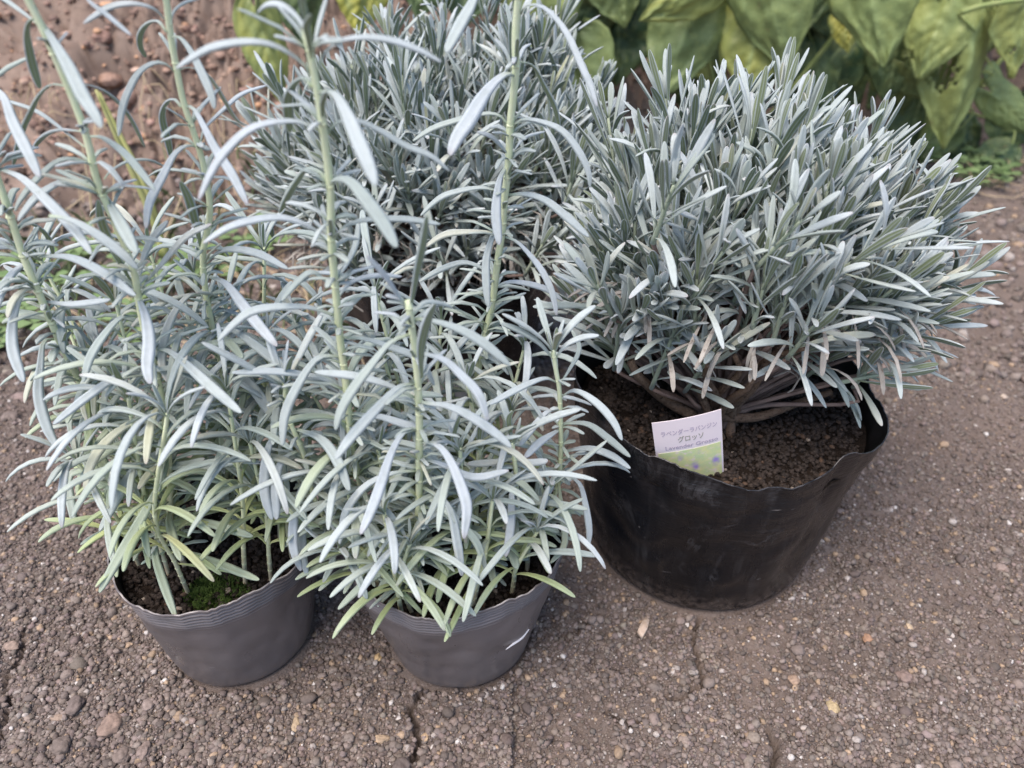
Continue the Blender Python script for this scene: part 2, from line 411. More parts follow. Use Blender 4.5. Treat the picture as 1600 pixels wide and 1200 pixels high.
def field(n, ylo, yhi, p, rlo, rhi, seed, sub, flat=.75, sink=.3, name='gravel', bias=1.8):
    r = np.random.default_rng(seed); y = ylo + (yhi - ylo) * r.random(n) ** bias
    x = r.uniform(-1, 1, n) * (.10 + .78 * y); dens = vnoise(x, y, 22, 77) + .5 * vnoise(x, y, 60, 78)
    left = np.clip((-x - .05) * 2.2, 0, .5)
    ok = outside_pots(x, y) & (r.random(n) < .72 + dens * .7 + left)
    x, y = x[ok], y[ok]; rad = rlo * (rhi / rlo) ** (r.random(len(x)) ** p)
    z = ground_h(x, y); col = crumb_colors(len(x), r, rhi < .003)
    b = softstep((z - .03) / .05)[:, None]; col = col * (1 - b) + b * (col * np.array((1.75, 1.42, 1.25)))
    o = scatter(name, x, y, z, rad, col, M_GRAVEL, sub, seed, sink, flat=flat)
    return tag(o, cat='gravel', kind='stuff')
tag(field(120000, .16, .62, 2.1, .0006, .0021, 21, 0), 'fine grey brown soil crumbs and grit covering the dry ground')
tag(field(80000, .16, .60, 1.4, .00045, .0010, 25, 0, sink=.2, bias=1.5), 'dusty finest soil grains covering the dry ground')
tag(field(1500, .16, .62, 4, .0018, .0038, 22, 1), 'coarser rounded soil lumps strewn over the dry ground')
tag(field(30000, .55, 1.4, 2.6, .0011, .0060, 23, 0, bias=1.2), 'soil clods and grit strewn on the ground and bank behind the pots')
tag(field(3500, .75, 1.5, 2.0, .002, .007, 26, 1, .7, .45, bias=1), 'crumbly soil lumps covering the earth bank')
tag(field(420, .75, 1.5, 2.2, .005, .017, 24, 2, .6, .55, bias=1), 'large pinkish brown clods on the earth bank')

# single stones one can point at
def stone(px, py, sx, sy, col, label, seed, name='stone'):
    p = gpt(px, py); depth = np.dot(p - CAM, _f); w_ = sx * depth / F_PX / 2; d_ = sy * depth / F_PX / 2 * 1.25
    V, F = ico(3); r = np.random.default_rng(seed); o3 = r.uniform(0, 50, 3)
    D = np.array([v * (1 + .32 * noise.noise(Vector(v * 1.3 + o3)) + .12 * noise.noise(Vector(v * 3.4 + o3)) + .05 * noise.noise(Vector(v * 8 + o3))) for v in V]) * np.array((w_, d_, min(w_, d_) * .62))
    z = float(ground_h(np.array([p[0]]), np.array([p[1]]))[0])
    g = Geo(); cc = np.array([list(np.array(col) * (1 + .35 * noise.noise(Vector(v * 2.2 + o3))) * 1.0) + [1] for v in V])
    g.add(D, [tuple(f) for f in F], cc); o = g.build(name, M_STONE); o.location = (p[0], p[1], z + min(w_, d_) * .3)
    return tag(o, label, 'stone', 'loose stones lying on the soil')
stone(174, 1136, 34, 34, (.27, .20, .165), 'largest brownish stone near the bottom left corner of the soil', 1)
stone(190, 1182, 26, 20, (.21, .17, .15), 'knobbly dull brown stone just below the largest stone', 2)
stone(225, 1174, 20, 22, (.24, .19, .17), 'roundish brown stone right of the knobbly dull one', 3)
stone(234, 1104, 20, 18, (.27, .22, .20), 'pale round pebble above and right of the largest stone', 4)
stone(120, 1108, 24, 26, (.16, .13, .12), 'flat dark grey stone left of the largest stone', 5)
stone(92, 1124, 28, 9, (.30, .23, .18), 'thin elongated tan stone in the lower left gravel', 6)
stone(98, 1170, 30, 24, (.17, .14, .125), 'broad flat grey brown stone close to the bottom left edge', 7)
stone(20, 1010, 22, 14, (.30, .23, .19), 'light tan stone beside the crack at the left edge', 8)
stone(86, 819, 20, 12, (.27, .21, .19), 'smooth pinkish pebble below the left plant leaves', 9)
stone(1301, 1108, 19, 20, (.46, .37, .22), 'yellowish angular pebble on bare soil at lower right', 10)
stone(1240, 1064, 18, 14, (.33, .24, .18), 'light brown wedge shaped pebble left of the yellowish one', 11)
stone(1412, 1062, 24, 17, (.24, .18, .16), 'dull reddish stone at right of the cracked soil', 12)
stone(1356, 1002, 16, 18, (.34, .21, .14), 'orange brown pebble below and right of the black pot', 13)
stone(1419, 981, 12, 14, (.50, .40, .28), 'small cream pebble beyond the orange brown one', 14)
stone(462, 1126, 13, 22, (.42, .33, .22), 'upright cream pebble in front of the left grey pot', 15)
stone(595, 1150, 24, 13, (.38, .29, .20), 'flat tan flake of stone below the middle grey pot', 16)
stone(590, 1028, 11, 11, (.55, .40, .22), 'bright yellow orange pebble between the two grey pots', 17)
stone(664, 1149, 11, 11, (.48, .35, .22), 'small orange tan pebble right beside the crack', 18)
stone(1568, 880, 20, 14, (.33, .26, .23), 'pale pebble at the right edge of the bare soil', 19)
stone(1567, 622, 11, 9, (.48, .40, .33), 'round light pebble high on the right side soil', 20)
stone(34, 622, 30, 16, (.27, .21, .195), 'wide pale clod at the left edge under hanging leaves', 21)
stone(18, 655, 26, 16, (.20, .165, .15), 'dark rounded clod at the far left edge of the soil', 22)
stone(626, 1196, 26, 26, (.12, .10, .095), 'dark rounded stone at the bottom edge by the crack', 23)
# wood chip
g = Geo(); p = gpt(1005, 985)
V = np.array([(-1, -.5, 0), (-.7, .5, 0), (.2, .62, 0), (1, .35, 0), (.85, -.3, 0), (0, -.6, 0)]) * (.0075, .0042, 1)
V = V @ np.array([[.5, .86, 0], [-.86, .5, 0], [0, 0, 1]]); V = np.vstack((V + p + (0, 0, .0012), V * .9 + p + (0, 0, .004)))
g.add(V, [(5, 4, 3, 2, 1, 0), (6, 7, 8, 9, 10, 11)] + [(i, (i + 1) % 6, (i + 1) % 6 + 6, i + 6) for i in range(6)], (0, 0, 0, 0))
M_CHIP = simple('pale_wood', ((.42, .32, .24), (.60, .50, .42)), 300, .8, 700)
tag(g.build('wood_chip', M_CHIP, smooth=False), 'pale splinter of wood in front of the black pot', 'wood chip')

# ---------------------------------------------------------------- pots
def pot(root, cx, cy, rb, rt, h, rfun, zfun, mat_o, ribs, seed, wrinkle=0.0, z_soil=.06, name='pot'):
    nphi = 200; phi = np.linspace(0, 2 * math.pi, nphi, endpoint=False)
    # rows: bottom cap edge, wall, rim, and back down the inside
    vv = np.concatenate((np.linspace(0, .80, 36), np.linspace(.80, 1, 70)[1:]))
    g = Geo(); rows = []; o = np.random.default_rng(seed).uniform(0, 30, 3)
    rf = np.array([rfun(p) for p in phi]); zf = np.array([zfun(p) for p in phi])
    jag = np.array([noise.noise(Vector((math.cos(p) * 7, math.sin(p) * 7, o[0]))) * .0016 + noise.noise(Vector((math.cos(p) * 26, math.sin(p) * 26, o[1]))) * .0011 for p in phi])
    def row(v, off, zoff=0.0):
        r = rb + (rt * rf - rb) * v ** .92
        foot = .0035 * max(0, 1 - v / .035) ** 2
        r = r - foot
        z = v * (h * zf + jag * softstep(np.array((v - .75) / .25)))
        if ribs and v > .80: r = r + .00042 * np.sin((1 - v) * h / .0024 * 2 * math.pi) * min(1, (1 - v) / .02) * min(1, (v - .80) / .06)
        w1 = np.array([noise.noise(Vector((math.cos(p) * 2.2, math.sin(p) * 2.2, v * 2.4 + o[2]))) for p in phi])
        w2 = np.array([noise.noise(Vector((math.cos(p) * 5, math.sin(p) * 5, v * 7 + o[1]))) for p in phi])
        r = r + (w1 * .0016 + w2 * .0006 + wrinkle * (w1 * .0035 + w2 * .0022 * v + .0016 * (.5 - np.abs(w2)) )) * min(1, v * 3 + .15) + off
        return np.stack((cx + r * np.cos(phi), cy + r * np.sin(phi), z + zoff + .0006), 1)
    for v in vv: rows.append((row(v, 0), v * .93 if v < 1 else .945))
    rows.append((row(1, -.0002, .0004), 1.0)); rows.append((row(1, -.0008, .0002), 1.0))
    base = (cx, cy, .0006)
    allv = np.vstack([r for r, _ in rows]); c = np.zeros((len(rows), nphi, 4)); c[:, :, 3] = np.array([v for _, v in rows])[:, None]
    F = []
    for i in range(len(rows) - 1):
        for j in range(nphi):
            k = (j + 1) % nphi; F.append((i * nphi + j, i * nphi + k, (i + 1) * nphi + k, (i + 1) * nphi + j))
    g.add(allv, F, c.reshape(-1, 4)); g.add(np.array([base]), [], (0, 0, 0, 0)); n0 = len(allv)
    g.f += [(n0, (j + 1) % nphi, j) for j in range(nphi)]
    ob = g.build(name, mat_o, root)
    gi = Geo(); rr = [row(v, -.0009) for v in (1, .985, .96, .93, .90, .85, .8, .7, .6, .5)]
    gi.add(np.vstack(rr), [((i + 1) * nphi + j, (i + 1) * nphi + (j + 1) % nphi, i * nphi + (j + 1) % nphi, i * nphi + j) for i in range(len(rr) - 1) for j in range(nphi)], (0, 0, 0, 0))
    gi.build('inner_wall', M_POTIN, ob)
    # soil surface
    gs = Geo(); nr = 26; r_at = rb + (rt - rb) * (z_soil / h) ** .92 - .0016
    ring = [(0, 0)]; V = []
    for i in range(nr + 1):
        q = i / nr
        for j in range(96):
            a = 2 * math.pi * j / 96; x = cx + r_at * q * math.cos(a) * float(np.interp(a, phi, rf, period=2 * math.pi)) ** .6; y = cy + r_at * q * math.sin(a)
            V.append((x, y, z_soil + .004 * noise.noise(Vector((x * 60, y * 60, 1))) + .0022 * noise.noise(Vector((x * 220, y * 220, 5))) + .0012 * noise.noise(Vector((x * 600, y * 600, 9)))))
    gs.add(V, [(i * 96 + j, i * 96 + (j + 1) % 96, (i + 1) * 96 + (j + 1) % 96, (i + 1) * 96 + j) for i in range(nr) for j in range(96)], (0, 0, 0, 0))
    gs.build('soil', M_POTSOIL, root)
    r = np.random.default_rng(seed + 100); n = int(2600 * (rt / .05) ** 2 * .6); a = r.uniform(0, 6.28, n); q = np.sqrt(r.random(n)) * r_at * .97
    x, y = cx + q * np.cos(a), cy + q * np.sin(a); k = r.random(n); col = np.array((.010, .007, .0055)) * r.uniform(.4, 1.8, (n, 1)); col[k > .95] = (.075, .045, .028); col[k > .99] = (.30, .26, .22)
    zz = z_soil + .004 * np.array([noise.noise(Vector((a_ * 60, b_ * 60, 1))) for a_, b_ in zip(x, y)])
    ob2 = scatter('soil_granules', x, y, zz, r.uniform(.0006, .0019, n), col, M_GRAVEL, 0, seed, .2, root)
    return ob
def bumpy(c, k=1.0): return lambda p: c(p)

def moss(root, cx, cy, rx, ry, z, n, seed):
    g = Geo(); r = random.Random(seed)
    for _ in range(n):
        a = r.uniform(0, 6.28); q = r.random() ** .6; x = cx + rx * q * math.cos(a); y = cy + ry * q * math.sin(a); h = r.uniform(.0015, .0042) * (1.15 - q * .6)
        d = np.array((r.gauss(0, .5), r.gauss(0, .5), 1)); d /= np.linalg.norm(d); s = np.array((math.cos(a * 3), math.sin(a * 3), 0)) * .0005
        p = np.array((x, y, z)); g.add([p - s, p + s, p + d * h + s * .6, p + d * h * 1.25], [(0, 1, 2, 3)], (0, 0, 0, 0))
    o = g.build('moss', M_MOSS, root, False); o['kind'] = 'stuff'; return o

# ---------------------------------------------------------------- front plants: long arching leaves
def wid(px, p): return px * np.dot(p - CAM, _f) / F_PX
def traced_leaf(g, pts, wpx, Y0, Y1, green=0.0, over=None):
    """pts: pixel path from the stem to the tip; the leaf runs in depth from Y0 to Y1."""
    n = len(pts); L = np.concatenate(([0], np.cumsum([math.dist(pts[i], pts[i + 1]) for i in range(n - 1)]))); L /= L[-1]
    P = np.array([at(x, y, Y0 + (Y1 - Y0) * (t ** .8)) for (x, y), t in zip(pts, L)])
    d = P[-1] - P[0]; d[2] = 0
    if over is not None: S = np.array((math.cos(over), math.sin(over), 0.0))
    else:
        S = unit(np.cross(unit(d), (0, 0, 1.0)))
        if Y1 < Y0 + .012:      # these leaves lie rolled a little towards the viewer, like the real ones
            ch = unit(P[-1] - P[0]); vw = unit(P[len(P) // 2] - CAM); c_ = unit(np.cross(ch, vw))
            if np.dot(np.cross(c_, ch), vw) > 0: c_ = -c_
            if np.dot(c_, S) > -.6: S = unit(S * .55 + c_ * .75)
    leaf(g, P, S, wid(wpx, P[len(P) // 2]) * .92, 20, W_LONG, green, thick=1.25, gtip=green * .6)

def arch_leaf(g, base, az, L, width, lift=.9, droop=1.0, green=0.0, n=12):
    """opposite leaf: leaves the stem upwards, arches over and droops"""
    d = np.array((math.cos(az), math.sin(az), 0)); a0 = lift + random.gauss(0, .15); a1 = -droop + random.gauss(0, .25)
    P = [np.array(base)]; k = 9; bend = random.gauss(0, .16); side = np.array((-d[1], d[0], 0))
    for i in range(k):
        t = i / (k - 1); a = a0 + (a1 - a0) * (t ** .75 if t > 0 else 0)
        P.append(P[-1] + (d * math.cos(a) + np.array((0, 0, 1)) * math.sin(a) + side * bend * t) * L / k)
    S = -side
    leaf(g, P, S + np.array((0, 0, random.gauss(0, .12))), width, n, W_LONG, green, thick=1.2, gtip=green * .5)

def frame_at(P, t):
    n = len(P); i = min(max(int(t * (n - 1)), 0), n - 2); return P[i] * (1 - (t * (n - 1) - i)) + P[i + 1] * (t * (n - 1) - i), unit(P[i + 1] - P[i])

def front_shoot(root, pts3, r0, r1, node_step, t_from, t_to, Lbase, Ltop, leaves=None, green0=.55, apex=True, phase=0.0, axil=1.0, wleaf=.0047):
    """stem with decussate pairs of arching leaves between t_from and t_to; leaves: a Geo already holding traced leaves"""
    P = resample(pts3, 60); g = Geo()
    r0, r1 = r0 * .78, r1 * .78; tube(g, P, [r0, (r0 + r1) * .5, r1], 8, square=.10)
    total = float(np.sum(np.linalg.norm(np.diff(P, axis=0), axis=1)))
    lv = leaves or Geo(); t = .06; k = 0; nodes = []
    while t < .97:
        st = node_step * (.55 + .6 * t); t += st / total; nodes.append(min(t, .985)); k += 1
    for k, t in enumerate(nodes):
        p, T = frame_at(P, t)
        # swollen node with a pale collar
        rr = r0 + (r1 - r0) * t
        tube(g, [p - T * rr * .5, p - T * rr * .1, p + T * rr * .35], [rr * 1.0, rr * 1.16, rr * 1.04], 8, col=(0, 0, 1, 0))
        az = phase + (k % 2) * math.pi / 2 + random.gauss(0, .22)
        gr = green0 * (1 - t) ** 1.05 * (1 if t < .6 else .5)
        if t_from <= t <= t_to:
            for s in (0, math.pi):
                if random.random() < .06: continue
                LL = (Lbase + (Ltop - Lbase) * t) * random.uniform(.72, 1.12)
                arch_leaf(lv, p, az + s + random.gauss(0, .12), LL, wleaf * random.uniform(.8, 1.12), .75 + .35 * t, .35 + .40 * t, gr + random.random() * .08)
        if random.random() < axil:
            for s in (0, math.pi):
                if random.random() < .25: continue
                for _ in range(random.choice((2, 2, 3, 4))):
                    arch_leaf(lv, p, az + s + random.gauss(0, .5), random.uniform(.006, .021), random.uniform(.0016, .0026), random.uniform(.6, 1.3), random.uniform(-.5, .3), gr * .7, 7)
    if axil > 0:      # crowded short side leaves on the older part of the stem
        t = .06
        while t < .80:
            p, T = frame_at(P, t); a0 = random.uniform(0, 6.28)
            for q in range(4):
                arch_leaf(lv, p, a0 + q * 1.57 + random.gauss(0, .3), random.uniform(.009, .032) * axil ** .5 * (1 if t < .5 else .6), random.uniform(.0019, .0031), random.uniform(.4, 1.25), random.uniform(-.4, .7), green0 * (1 - t) * .7, 8)
            t += random.uniform(.0055, .0085) / total * (1 if t < .5 else 1.6)
    if apex:
        p, T = frame_at(P, .985)
        for k in range(3):
            for s in (0, math.pi):
                az = phase + k * math.pi / 2 + s + random.gauss(0, .2); L = (.034, .026, .014)[k] * random.uniform(.8, 1.15)
                arch_leaf(lv, p, az, L, wleaf * (.92, .75, .55)[k], (1.0, 1.2, 1.4)[k], (-.35, -.7, -1.1)[k], .08, 10)
    st = g.build('stem', M_STEM, root); lv.build('leaves', M_SILVER, st)
    return st

def px_path(pts, Y0, Y1, base=None):
    """pixel path, top first; returns 3D path bottom first"""
    n = len(pts); L = np.concatenate(([0], np.cumsum([math.dist(pts[i], pts[i + 1]) for i in range(n - 1)]))); L /= L[-1]
    P = [at(x, y, Y0 + (Y1 - Y0) * t) for (x, y), t in zip(pts, L)]
    if base is not None: P.append(np.array(base))
    return P[::-1]
def T_(g, s, w_, Y0, Y1, green=0.0, over=None):
    v = list(map(float, s.split())); traced_leaf(g, list(zip(v[::2], v[1::2])), w_, Y0, Y1, green, over)

# ---- left grey pot
rootL = empty('potted_lavender', (-.157, .29, 0), 'tall silvery lavender in the left grey vinyl pot', 'potted plant', 'lavender plants in vinyl pots')
pot(rootL, -.157, .290, .0385, .0535, .080, lambda p: 1 + .015 * math.cos(2 * p + .8) + .01 * math.sin(3 * p), lambda p: 1 + .02 * math.cos(p + .9) - .02 * math.cos(3 * p), M_POT, True, 3, .15, .066)
moss(rootL, -.150, .262, .017, .012, .0665, 1800, 1)
g = Geo()
T_(g, "62 33 75 50 105 100 130 150 152 185 158 200", 24, .262, .232)
T_(g, "62 40 30 15 0 -5 -40 -20", 10, .262, .30)
T_(g, "54 28 44 36 42 60 50 100 62 138", 17, .262, .275)
T_(g, "105 135 80 132 60 150 45 180 32 210 20 260", 13, .266, .285)
T_(g, "110 133 135 132 165 143 190 165 210 195 226 230", 9, .266, .29)
T_(g, "133 230 105 208 60 175 20 160 -10 152", 9, .27, .305)
T_(g, "138 213 160 215 190 235 215 262 242 297", 14, .27, .25)
T_(g, "128 205 90 203 65 215 50 235", 12, .27, .30)
T_(g, "148 262 127 250 93 250 60 277 33 310 23 330", 13, .272, .268)
T_(g, "148 287 132 282 100 282 60 305 38 330 28 345", 14, .272, .26)
T_(g, "163 280 173 267 200 252 233 250 257 260", 9, .273, .30)
T_(g, "163 303 178 330 195 360 213 395", 22, .272, .242)
T_(g, "77 337 110 343 147 363 190 395 215 420", 18, .25, .245)
T_(g, "213 457 227 493 233 533 230 573 235 600", 22, .272, .238)
T_(g, "213 493 187 497 160 527 140 560 130 597", 16, .275, .25)
T_(g, "205 440 180 395 160 350 153 312", 16, .275, .262)
T_(g, "215 445 225 400 240 370 262 345", 14, .275, .28)
T_(g, "220 450 250 415 290 370 330 350", 13, .275, .27)
T_(g, "237 580 187 587 140 617 107 643 83 663", 16, .275, .235)
T_(g, "245 545 267 550 300 577 333 607 377 645", 19, .275, .235)
T_(g, "255 640 237 650 200 663 163 693 140 730 133 770", 18, .277, .245, .2)
T_(g, "262 700 255 745 215 820 180 880 155 926", 19, .277, .225, .30)
T_(g, "267 720 300 737 367 720 410 723", 14, .277, .262, .2)
T_(g, "262 850 245 843 243 870 255 910 275 965", 15, .277, .238, .4)
T_(g, "275 858 320 872 405 906", 15, .277, .245, .45)
T_(g, "280 808 330 818 395 838", 16, .277, .255, .35)
T_(g, "275 880 340 888 395 898", 9, .277, .252, .8)
front_shoot(rootL, px_path([(20, -70), (43, 0), (60, 30), (107, 137), (135, 213), (153, 287), (180, 350), (208, 420), (222, 500), (245, 587), (257, 650), (265, 740), (268, 830)], .255, .277, (-.172, .279, .064)), .0020, .0016, .024, .08, .46, .045, .05, g, apex=True, phase=.3, axil=1)
g = Geo()
T_(g, "257 30 240 13 207 5 173 10 147 25 130 37", 12, .285, .275)
T_(g, "120 -30 138 0 167 23 205 55", 9, .27, .262)
T_(g, "267 40 270 20 283 7 300 0 330 -8", 9, .285, .30)
T_(g, "260 50 247 33 230 37 219 53 219 73 228 90", 12, .286, .30)
T_(g, "270 57 283 60 300 83 317 117 330 147 335 170", 15, .286, .27)
T_(g, "273 113 260 100 240 98 217 113 200 143 190 173 185 213", 14, .289, .275)
T_(g, "280 110 293 105 320 113 337 133 353 160 370 187 388 197", 10, .289, .31)
T_(g, "283 167 273 155 260 160 253 183 262 220 268 248", 14, .291, .31)
T_(g, "290 165 303 170 320 200 337 233 363 273 387 320", 17, .291, .265)
T_(g, "313 223 320 200 350 170 377 147 417 133", 11, .293, .32)
T_(g, "307 230 293 227 273 240 253 277 233 317 228 357", 16, .293, .265)
T_(g, "318 275 287 267 253 265 230 277", 9, .295, .31)
T_(g, "314 385 306 350 295 310 282 284", 17, .298, .285)
T_(g, "317 463 297 460 273 487 257 527 253 567 262 597", 16, .302, .265)
T_(g, "328 432 353 443 377 473 400 503 433 541", 20, .302, .262)
T_(g, "337 503 367 517 417 553 467 593", 18, .303, .268)
T_(g, "345 560 317 567 287 587 267 617 247 650 217 681", 17, .304, .262)
T_(g, "350 640 333 673 283 697 233 717 200 747 173 797 155 830", 19, .305, .255, .15)
T_(g, "352 600 380 590 433 657 445 670", 20, .304, .27)
T_(g, "322 410 350 390 400 395 450 420", 15, .30, .285)
T_(g, "318 400 290 385 250 385 225 405", 13, .30, .315)
front_shoot(rootL, px_path([(250, -60), (260, 0), (267, 57), (277, 113), (287, 160), (307, 220), (320, 267), (328, 333), (317, 400), (323, 467), (337, 533), (343, 560), (352, 607), (353, 660), (353, 720), (357, 783)], .285, .305, (-.140, .296, .064)), .0019, .0014, .022, .08, .50, .045, .05, g, phase=.9)
g = Geo()
T_(g, "-20 130 5 150 20 190 45 240 62 277", 20, .28, .25)
T_(g, "-5 262 33 277 67 307 93 333 120 363 143 397", 20, .28, .245)
T_(g, "50 460 33 463 20 500 20 547 37 597", 19, .285, .255)
T_(g, "83 530 68 533 63 573 60 617 73 667 90 700", 19, .285, .258)
T_(g, "63 470 110 475 160 470 172 468", 13, .285, .27)
T_(g, "60 400 110 402 160 425 212 462", 17, .285, .25)
T_(g, "15 355 50 350 75 370 84 400", 9, .285, .31)
T_(g, "137 620 140 683 160 723 183 763", 20, .285, .26, .5)
T_(g, "140 730 113 737 107 760 113 800 115 818", 16, .29, .27, .2)
T_(g, "185 700 233 720 283 727 320 717", 18, .29, .27, .3)
T_(g, "40 440 10 440 -20 470", 14, .285, .27)
T_(g, "20 350 0 345 -30 360", 14, .285, .27)
front_shoot(rootL, px_path([(-45, 170), (0, 290), (20, 350), (40, 410), (63, 463), (93, 533), (113, 573), (137, 620), (163, 667), (205, 745)], .275, .288, (-.188, .29, .064)), .0024, .0018, .017, .12, .95, .030, .020, g, phase=.2, wleaf=.0036)
def filler(root, base, top, n_, bow=.2, Lb=.034, Lt=.050, green=1.3, w_=.0047, step=.015):
    b = np.array(base); t = np.array(top); mid = (b + t) / 2 + np.array(((b - t)[0] * -.0 + random.gauss(0, .004), random.gauss(0, .004), 0)) + (t - b) * np.array((-.25, -.25, .12)) * bow
    front_shoot(root, [b, b * .6 + mid * .4 + (0, 0, .002), mid, t], .0015, .0010, step, .27, 1.0, Lb, Lt, None, green, True, random.uniform(0, 3), .0, w_)
random.seed(11)
# (top px, top py, Y) for the filler shoots; base spreads on the soil
for (px, py, Yt, bx, by) in [(413, 385, .335, -.128, .315), (415, 520, .30, -.128, .30), (262, 645, .245, -.165, .262), (160, 560, .30, -.18, .30), (355, 610, .262, -.138, .268), (200, 620, .262, -.18, .275), (440, 640, .285, -.118, .286), (300, 420, .34, -.15, .33), (90, 470, .33, -.185, .31),
                               (230, 380, .335, -.165, .325), (60, 400, .31, -.185, .30), (180, 470, .30, -.18, .29), (350, 470, .31, -.14, .31), (120, 720, .265, -.197, .28), (300, 520, .30, -.155, .31), (390, 690, .262, -.125, .27), (480, 560, .33, -.12, .315), ]:
    p = at(px, py, Yt); filler(rootL, (bx, by, .064), p, 8, w_=.0036, step=.0098)

# ---- middle grey pot
rootM = empty('potted_lavender', (-.03, .29, 0), 'bushier silvery lavender in the middle grey vinyl pot with a torn rim', 'potted plant', 'lavender plants in vinyl pots')
potM = pot(rootM, -.030, .290, .0395, .0575, .083, lambda p: 1 + .02 * math.cos(2 * p - .5), lambda p: 1 + .03 * math.cos(p - .5) + .015 * math.sin(4 * p), M_POT, True, 9, .2, .064)
moss(rootM, -.048, .262, .009, .007, .0645, 700, 2)
g = Geo()
T_(g, "483 60 465 28 440 8 417 7 402 20", 13, .238, .245)
T_(g, "488 90 495 50 503 20 512 -10", 9, .238, .25)
T_(g, "487 75 480 40 474 12 470 -14", 11, .238, .228)
T_(g, "486 90 482 60 478 40 486 22", 13, .238, .228)
T_(g, "497 110 507 83 533 63 573 58 613 63 653 77 690 97", 14, .240, .25)
T_(g, "484 113 467 93 427 70 383 65 333 73 300 90 275 107", 16, .240, .238)
T_(g, "487 135 477 122 463 127 450 150 450 180 453 207", 20, .241, .262, .1)
T_(g, "500 143 523 147 543 180 560 220 577 260 587 290", 28, .241, .212)
T_(g, "510 213 523 193 553 187 587 200 633 227 673 243 702 267", 13, .245, .255)
T_(g, "502 213 497 203 467 190 433 190 393 200 360 227 333 263 310 313", 17, .245, .23)
T_(g, "515 293 523 280 547 283 573 313 600 350 620 387", 26, .249, .222)
T_(g, "509 283 502 270 480 263 463 283 447 310 437 333", 17, .249, .27, .1)
T_(g, "513 383 510 377 483 353 443 340 400 343 357 355 317 380", 15, .253, .24)
T_(g, "520 375 540 353 573 343 633 342 688 350", 13, .253, .262)
T_(g, "535 527 569 529 610 542 655 561 679 602", 15, .259, .26)
T_(g, "527 494 475 479 400 484 367 505 340 533", 17, .258, .245)
T_(g, "535 560 520 556 494 561 467 599 445 647 441 696", 19, .26, .24)
T_(g, "524 470 550 440 590 430 628 432", 14, .257, .27)
T_(g, "520 450 490 425 465 440 440 470", 13, .257, .25)
T_(g, "540 610 500 590 430 580 362 582", 14, .261, .25)
T_(g, "545 650 590 650 640 665 690 678", 15, .262, .255)
T_(g, "522 440 540 415 556 380 560 345", 12, .256, .275)
front_shoot(rootM, px_path([(478, 45), (490, 112), (500, 165), (507, 217), (515, 283), (517, 330), (518, 380), (524, 449), (531, 527), (539, 587), (545, 650), (552, 711), (570, 780), (590, 840)], .238, .268, (-.056, .272, .062)), .0022, .0015, .021, .10, .52, .04, .05, g, apex=False, phase=.1, axil=1)
g = Geo()
T_(g, "813 23 823 8 847 10 870 30 890 60 910 105 925 140 933 167", 13, .315, .29)
T_(g, "760 -30 745 -12 735 10 718 40 697 82", 22, .305, .275)
T_(g, "806 100 813 97 833 103 850 133 867 167 875 203", 12, .317, .34, .1)
T_(g, "803 117 787 117 760 143 733 187 713 217 703 243", 28, .317, .285)
T_(g, "800 108 790 80 773 60", 8, .317, .32)
T_(g, "806 108 817 77 830 68", 8, .317, .33)
T_(g, "795 198 783 182 760 177 717 187 677 200 645 220", 12, .32, .318)
T_(g, "799 198 817 186 847 190 880 205 907 240 920 270 922 293", 14, .32, .305)
T_(g, "793 257 780 283 775 333 780 383", 18, .322, .305)
T_(g, "788 300 775 297 747 293 700 303 677 317 657 337", 12, .324, .33)
T_(g, "792 305 820 303 853 313 887 340 920 370", 16, .324, .31)
T_(g, "785 365 767 363 733 362 693 367 663 387", 13, .326, .33)
T_(g, "788 370 807 377 827 397 847 423 863 457 870 493", 13, .326, .31)
T_(g, "780 380 773 363 760 403 760 450 763 480", 15, .327, .31)
T_(g, "798 245 770 215 745 206", 9, .322, .31)
T_(g, "800 240 820 215 852 205", 8, .322, .335)
T_(g, "795 255 815 235 838 236", 8, .322, .315)
T_(g, "770 450 800 440 850 450 880 470", 12, .33, .33)
T_(g, "765 480 735 520 700 560 690 600", 14, .33, .315)
T_(g, "775 430 730 410 690 420 655 440", 12, .33, .335)
front_shoot(rootM, px_path([(822, -70), (810, 0), (805, 60), (806, 112), (797, 197), (795, 250), (788, 315), (785, 360), (778, 405), (768, 480), (752, 550), (742, 620), (730, 700), (715, 770)], .312, .335, (-.045, .312, .062)), .0021, .0017, .023, 0.10, .38, .03, .03, g, phase=.6, axil=1)
g = Geo()
T_(g, "659 590 657 560 659 531 668 497 679 474", 21, .232, .222)
T_(g, "640 490 650 430 660 380 666 337", 19, .236, .228)
T_(g, "633 480 605 435 573 399", 12, .236, .226)
T_(g, "644 494 662 473 685 473 707 481", 15, .236, .25)
T_(g, "648 498 677 501 722 516 760 539 797 571", 19, .237, .232)
T_(g, "640 522 610 535 584 565 550 610 531 644 524 672", 19, .237, .215)
T_(g, "645 548 692 561 722 587 749 617 762 657", 17, .238, .222)
T_(g, "648 599 621 606 587 640 550 681 524 717", 20, .240, .212)
T_(g, "655 620 662 629 700 634 737 651 775 677 799 699", 18, .241, .225)
T_(g, "650 622 610 603 560 588 492 581", 16, .241, .238)
T_(g, "648 672 629 677 610 711 595 756 580 797 563 835", 20, .243, .213)
T_(g, "657 690 685 696 707 726 726 775 730 800 725 842", 20, .243, .215)
T_(g, "655 715 690 725 740 745 795 735", 15, .244, .24)
T_(g, "650 735 610 740 570 760 540 800 530 850", 16, .244, .235)
T_(g, "655 790 690 800 740 840 760 890", 15, .246, .235, .3)
T_(g, "650 830 610 880 560 920 528 952", 15, .247, .235, .3)
T_(g, "660 760 700 790 715 850 722 900", 17, .245, .226, .1)
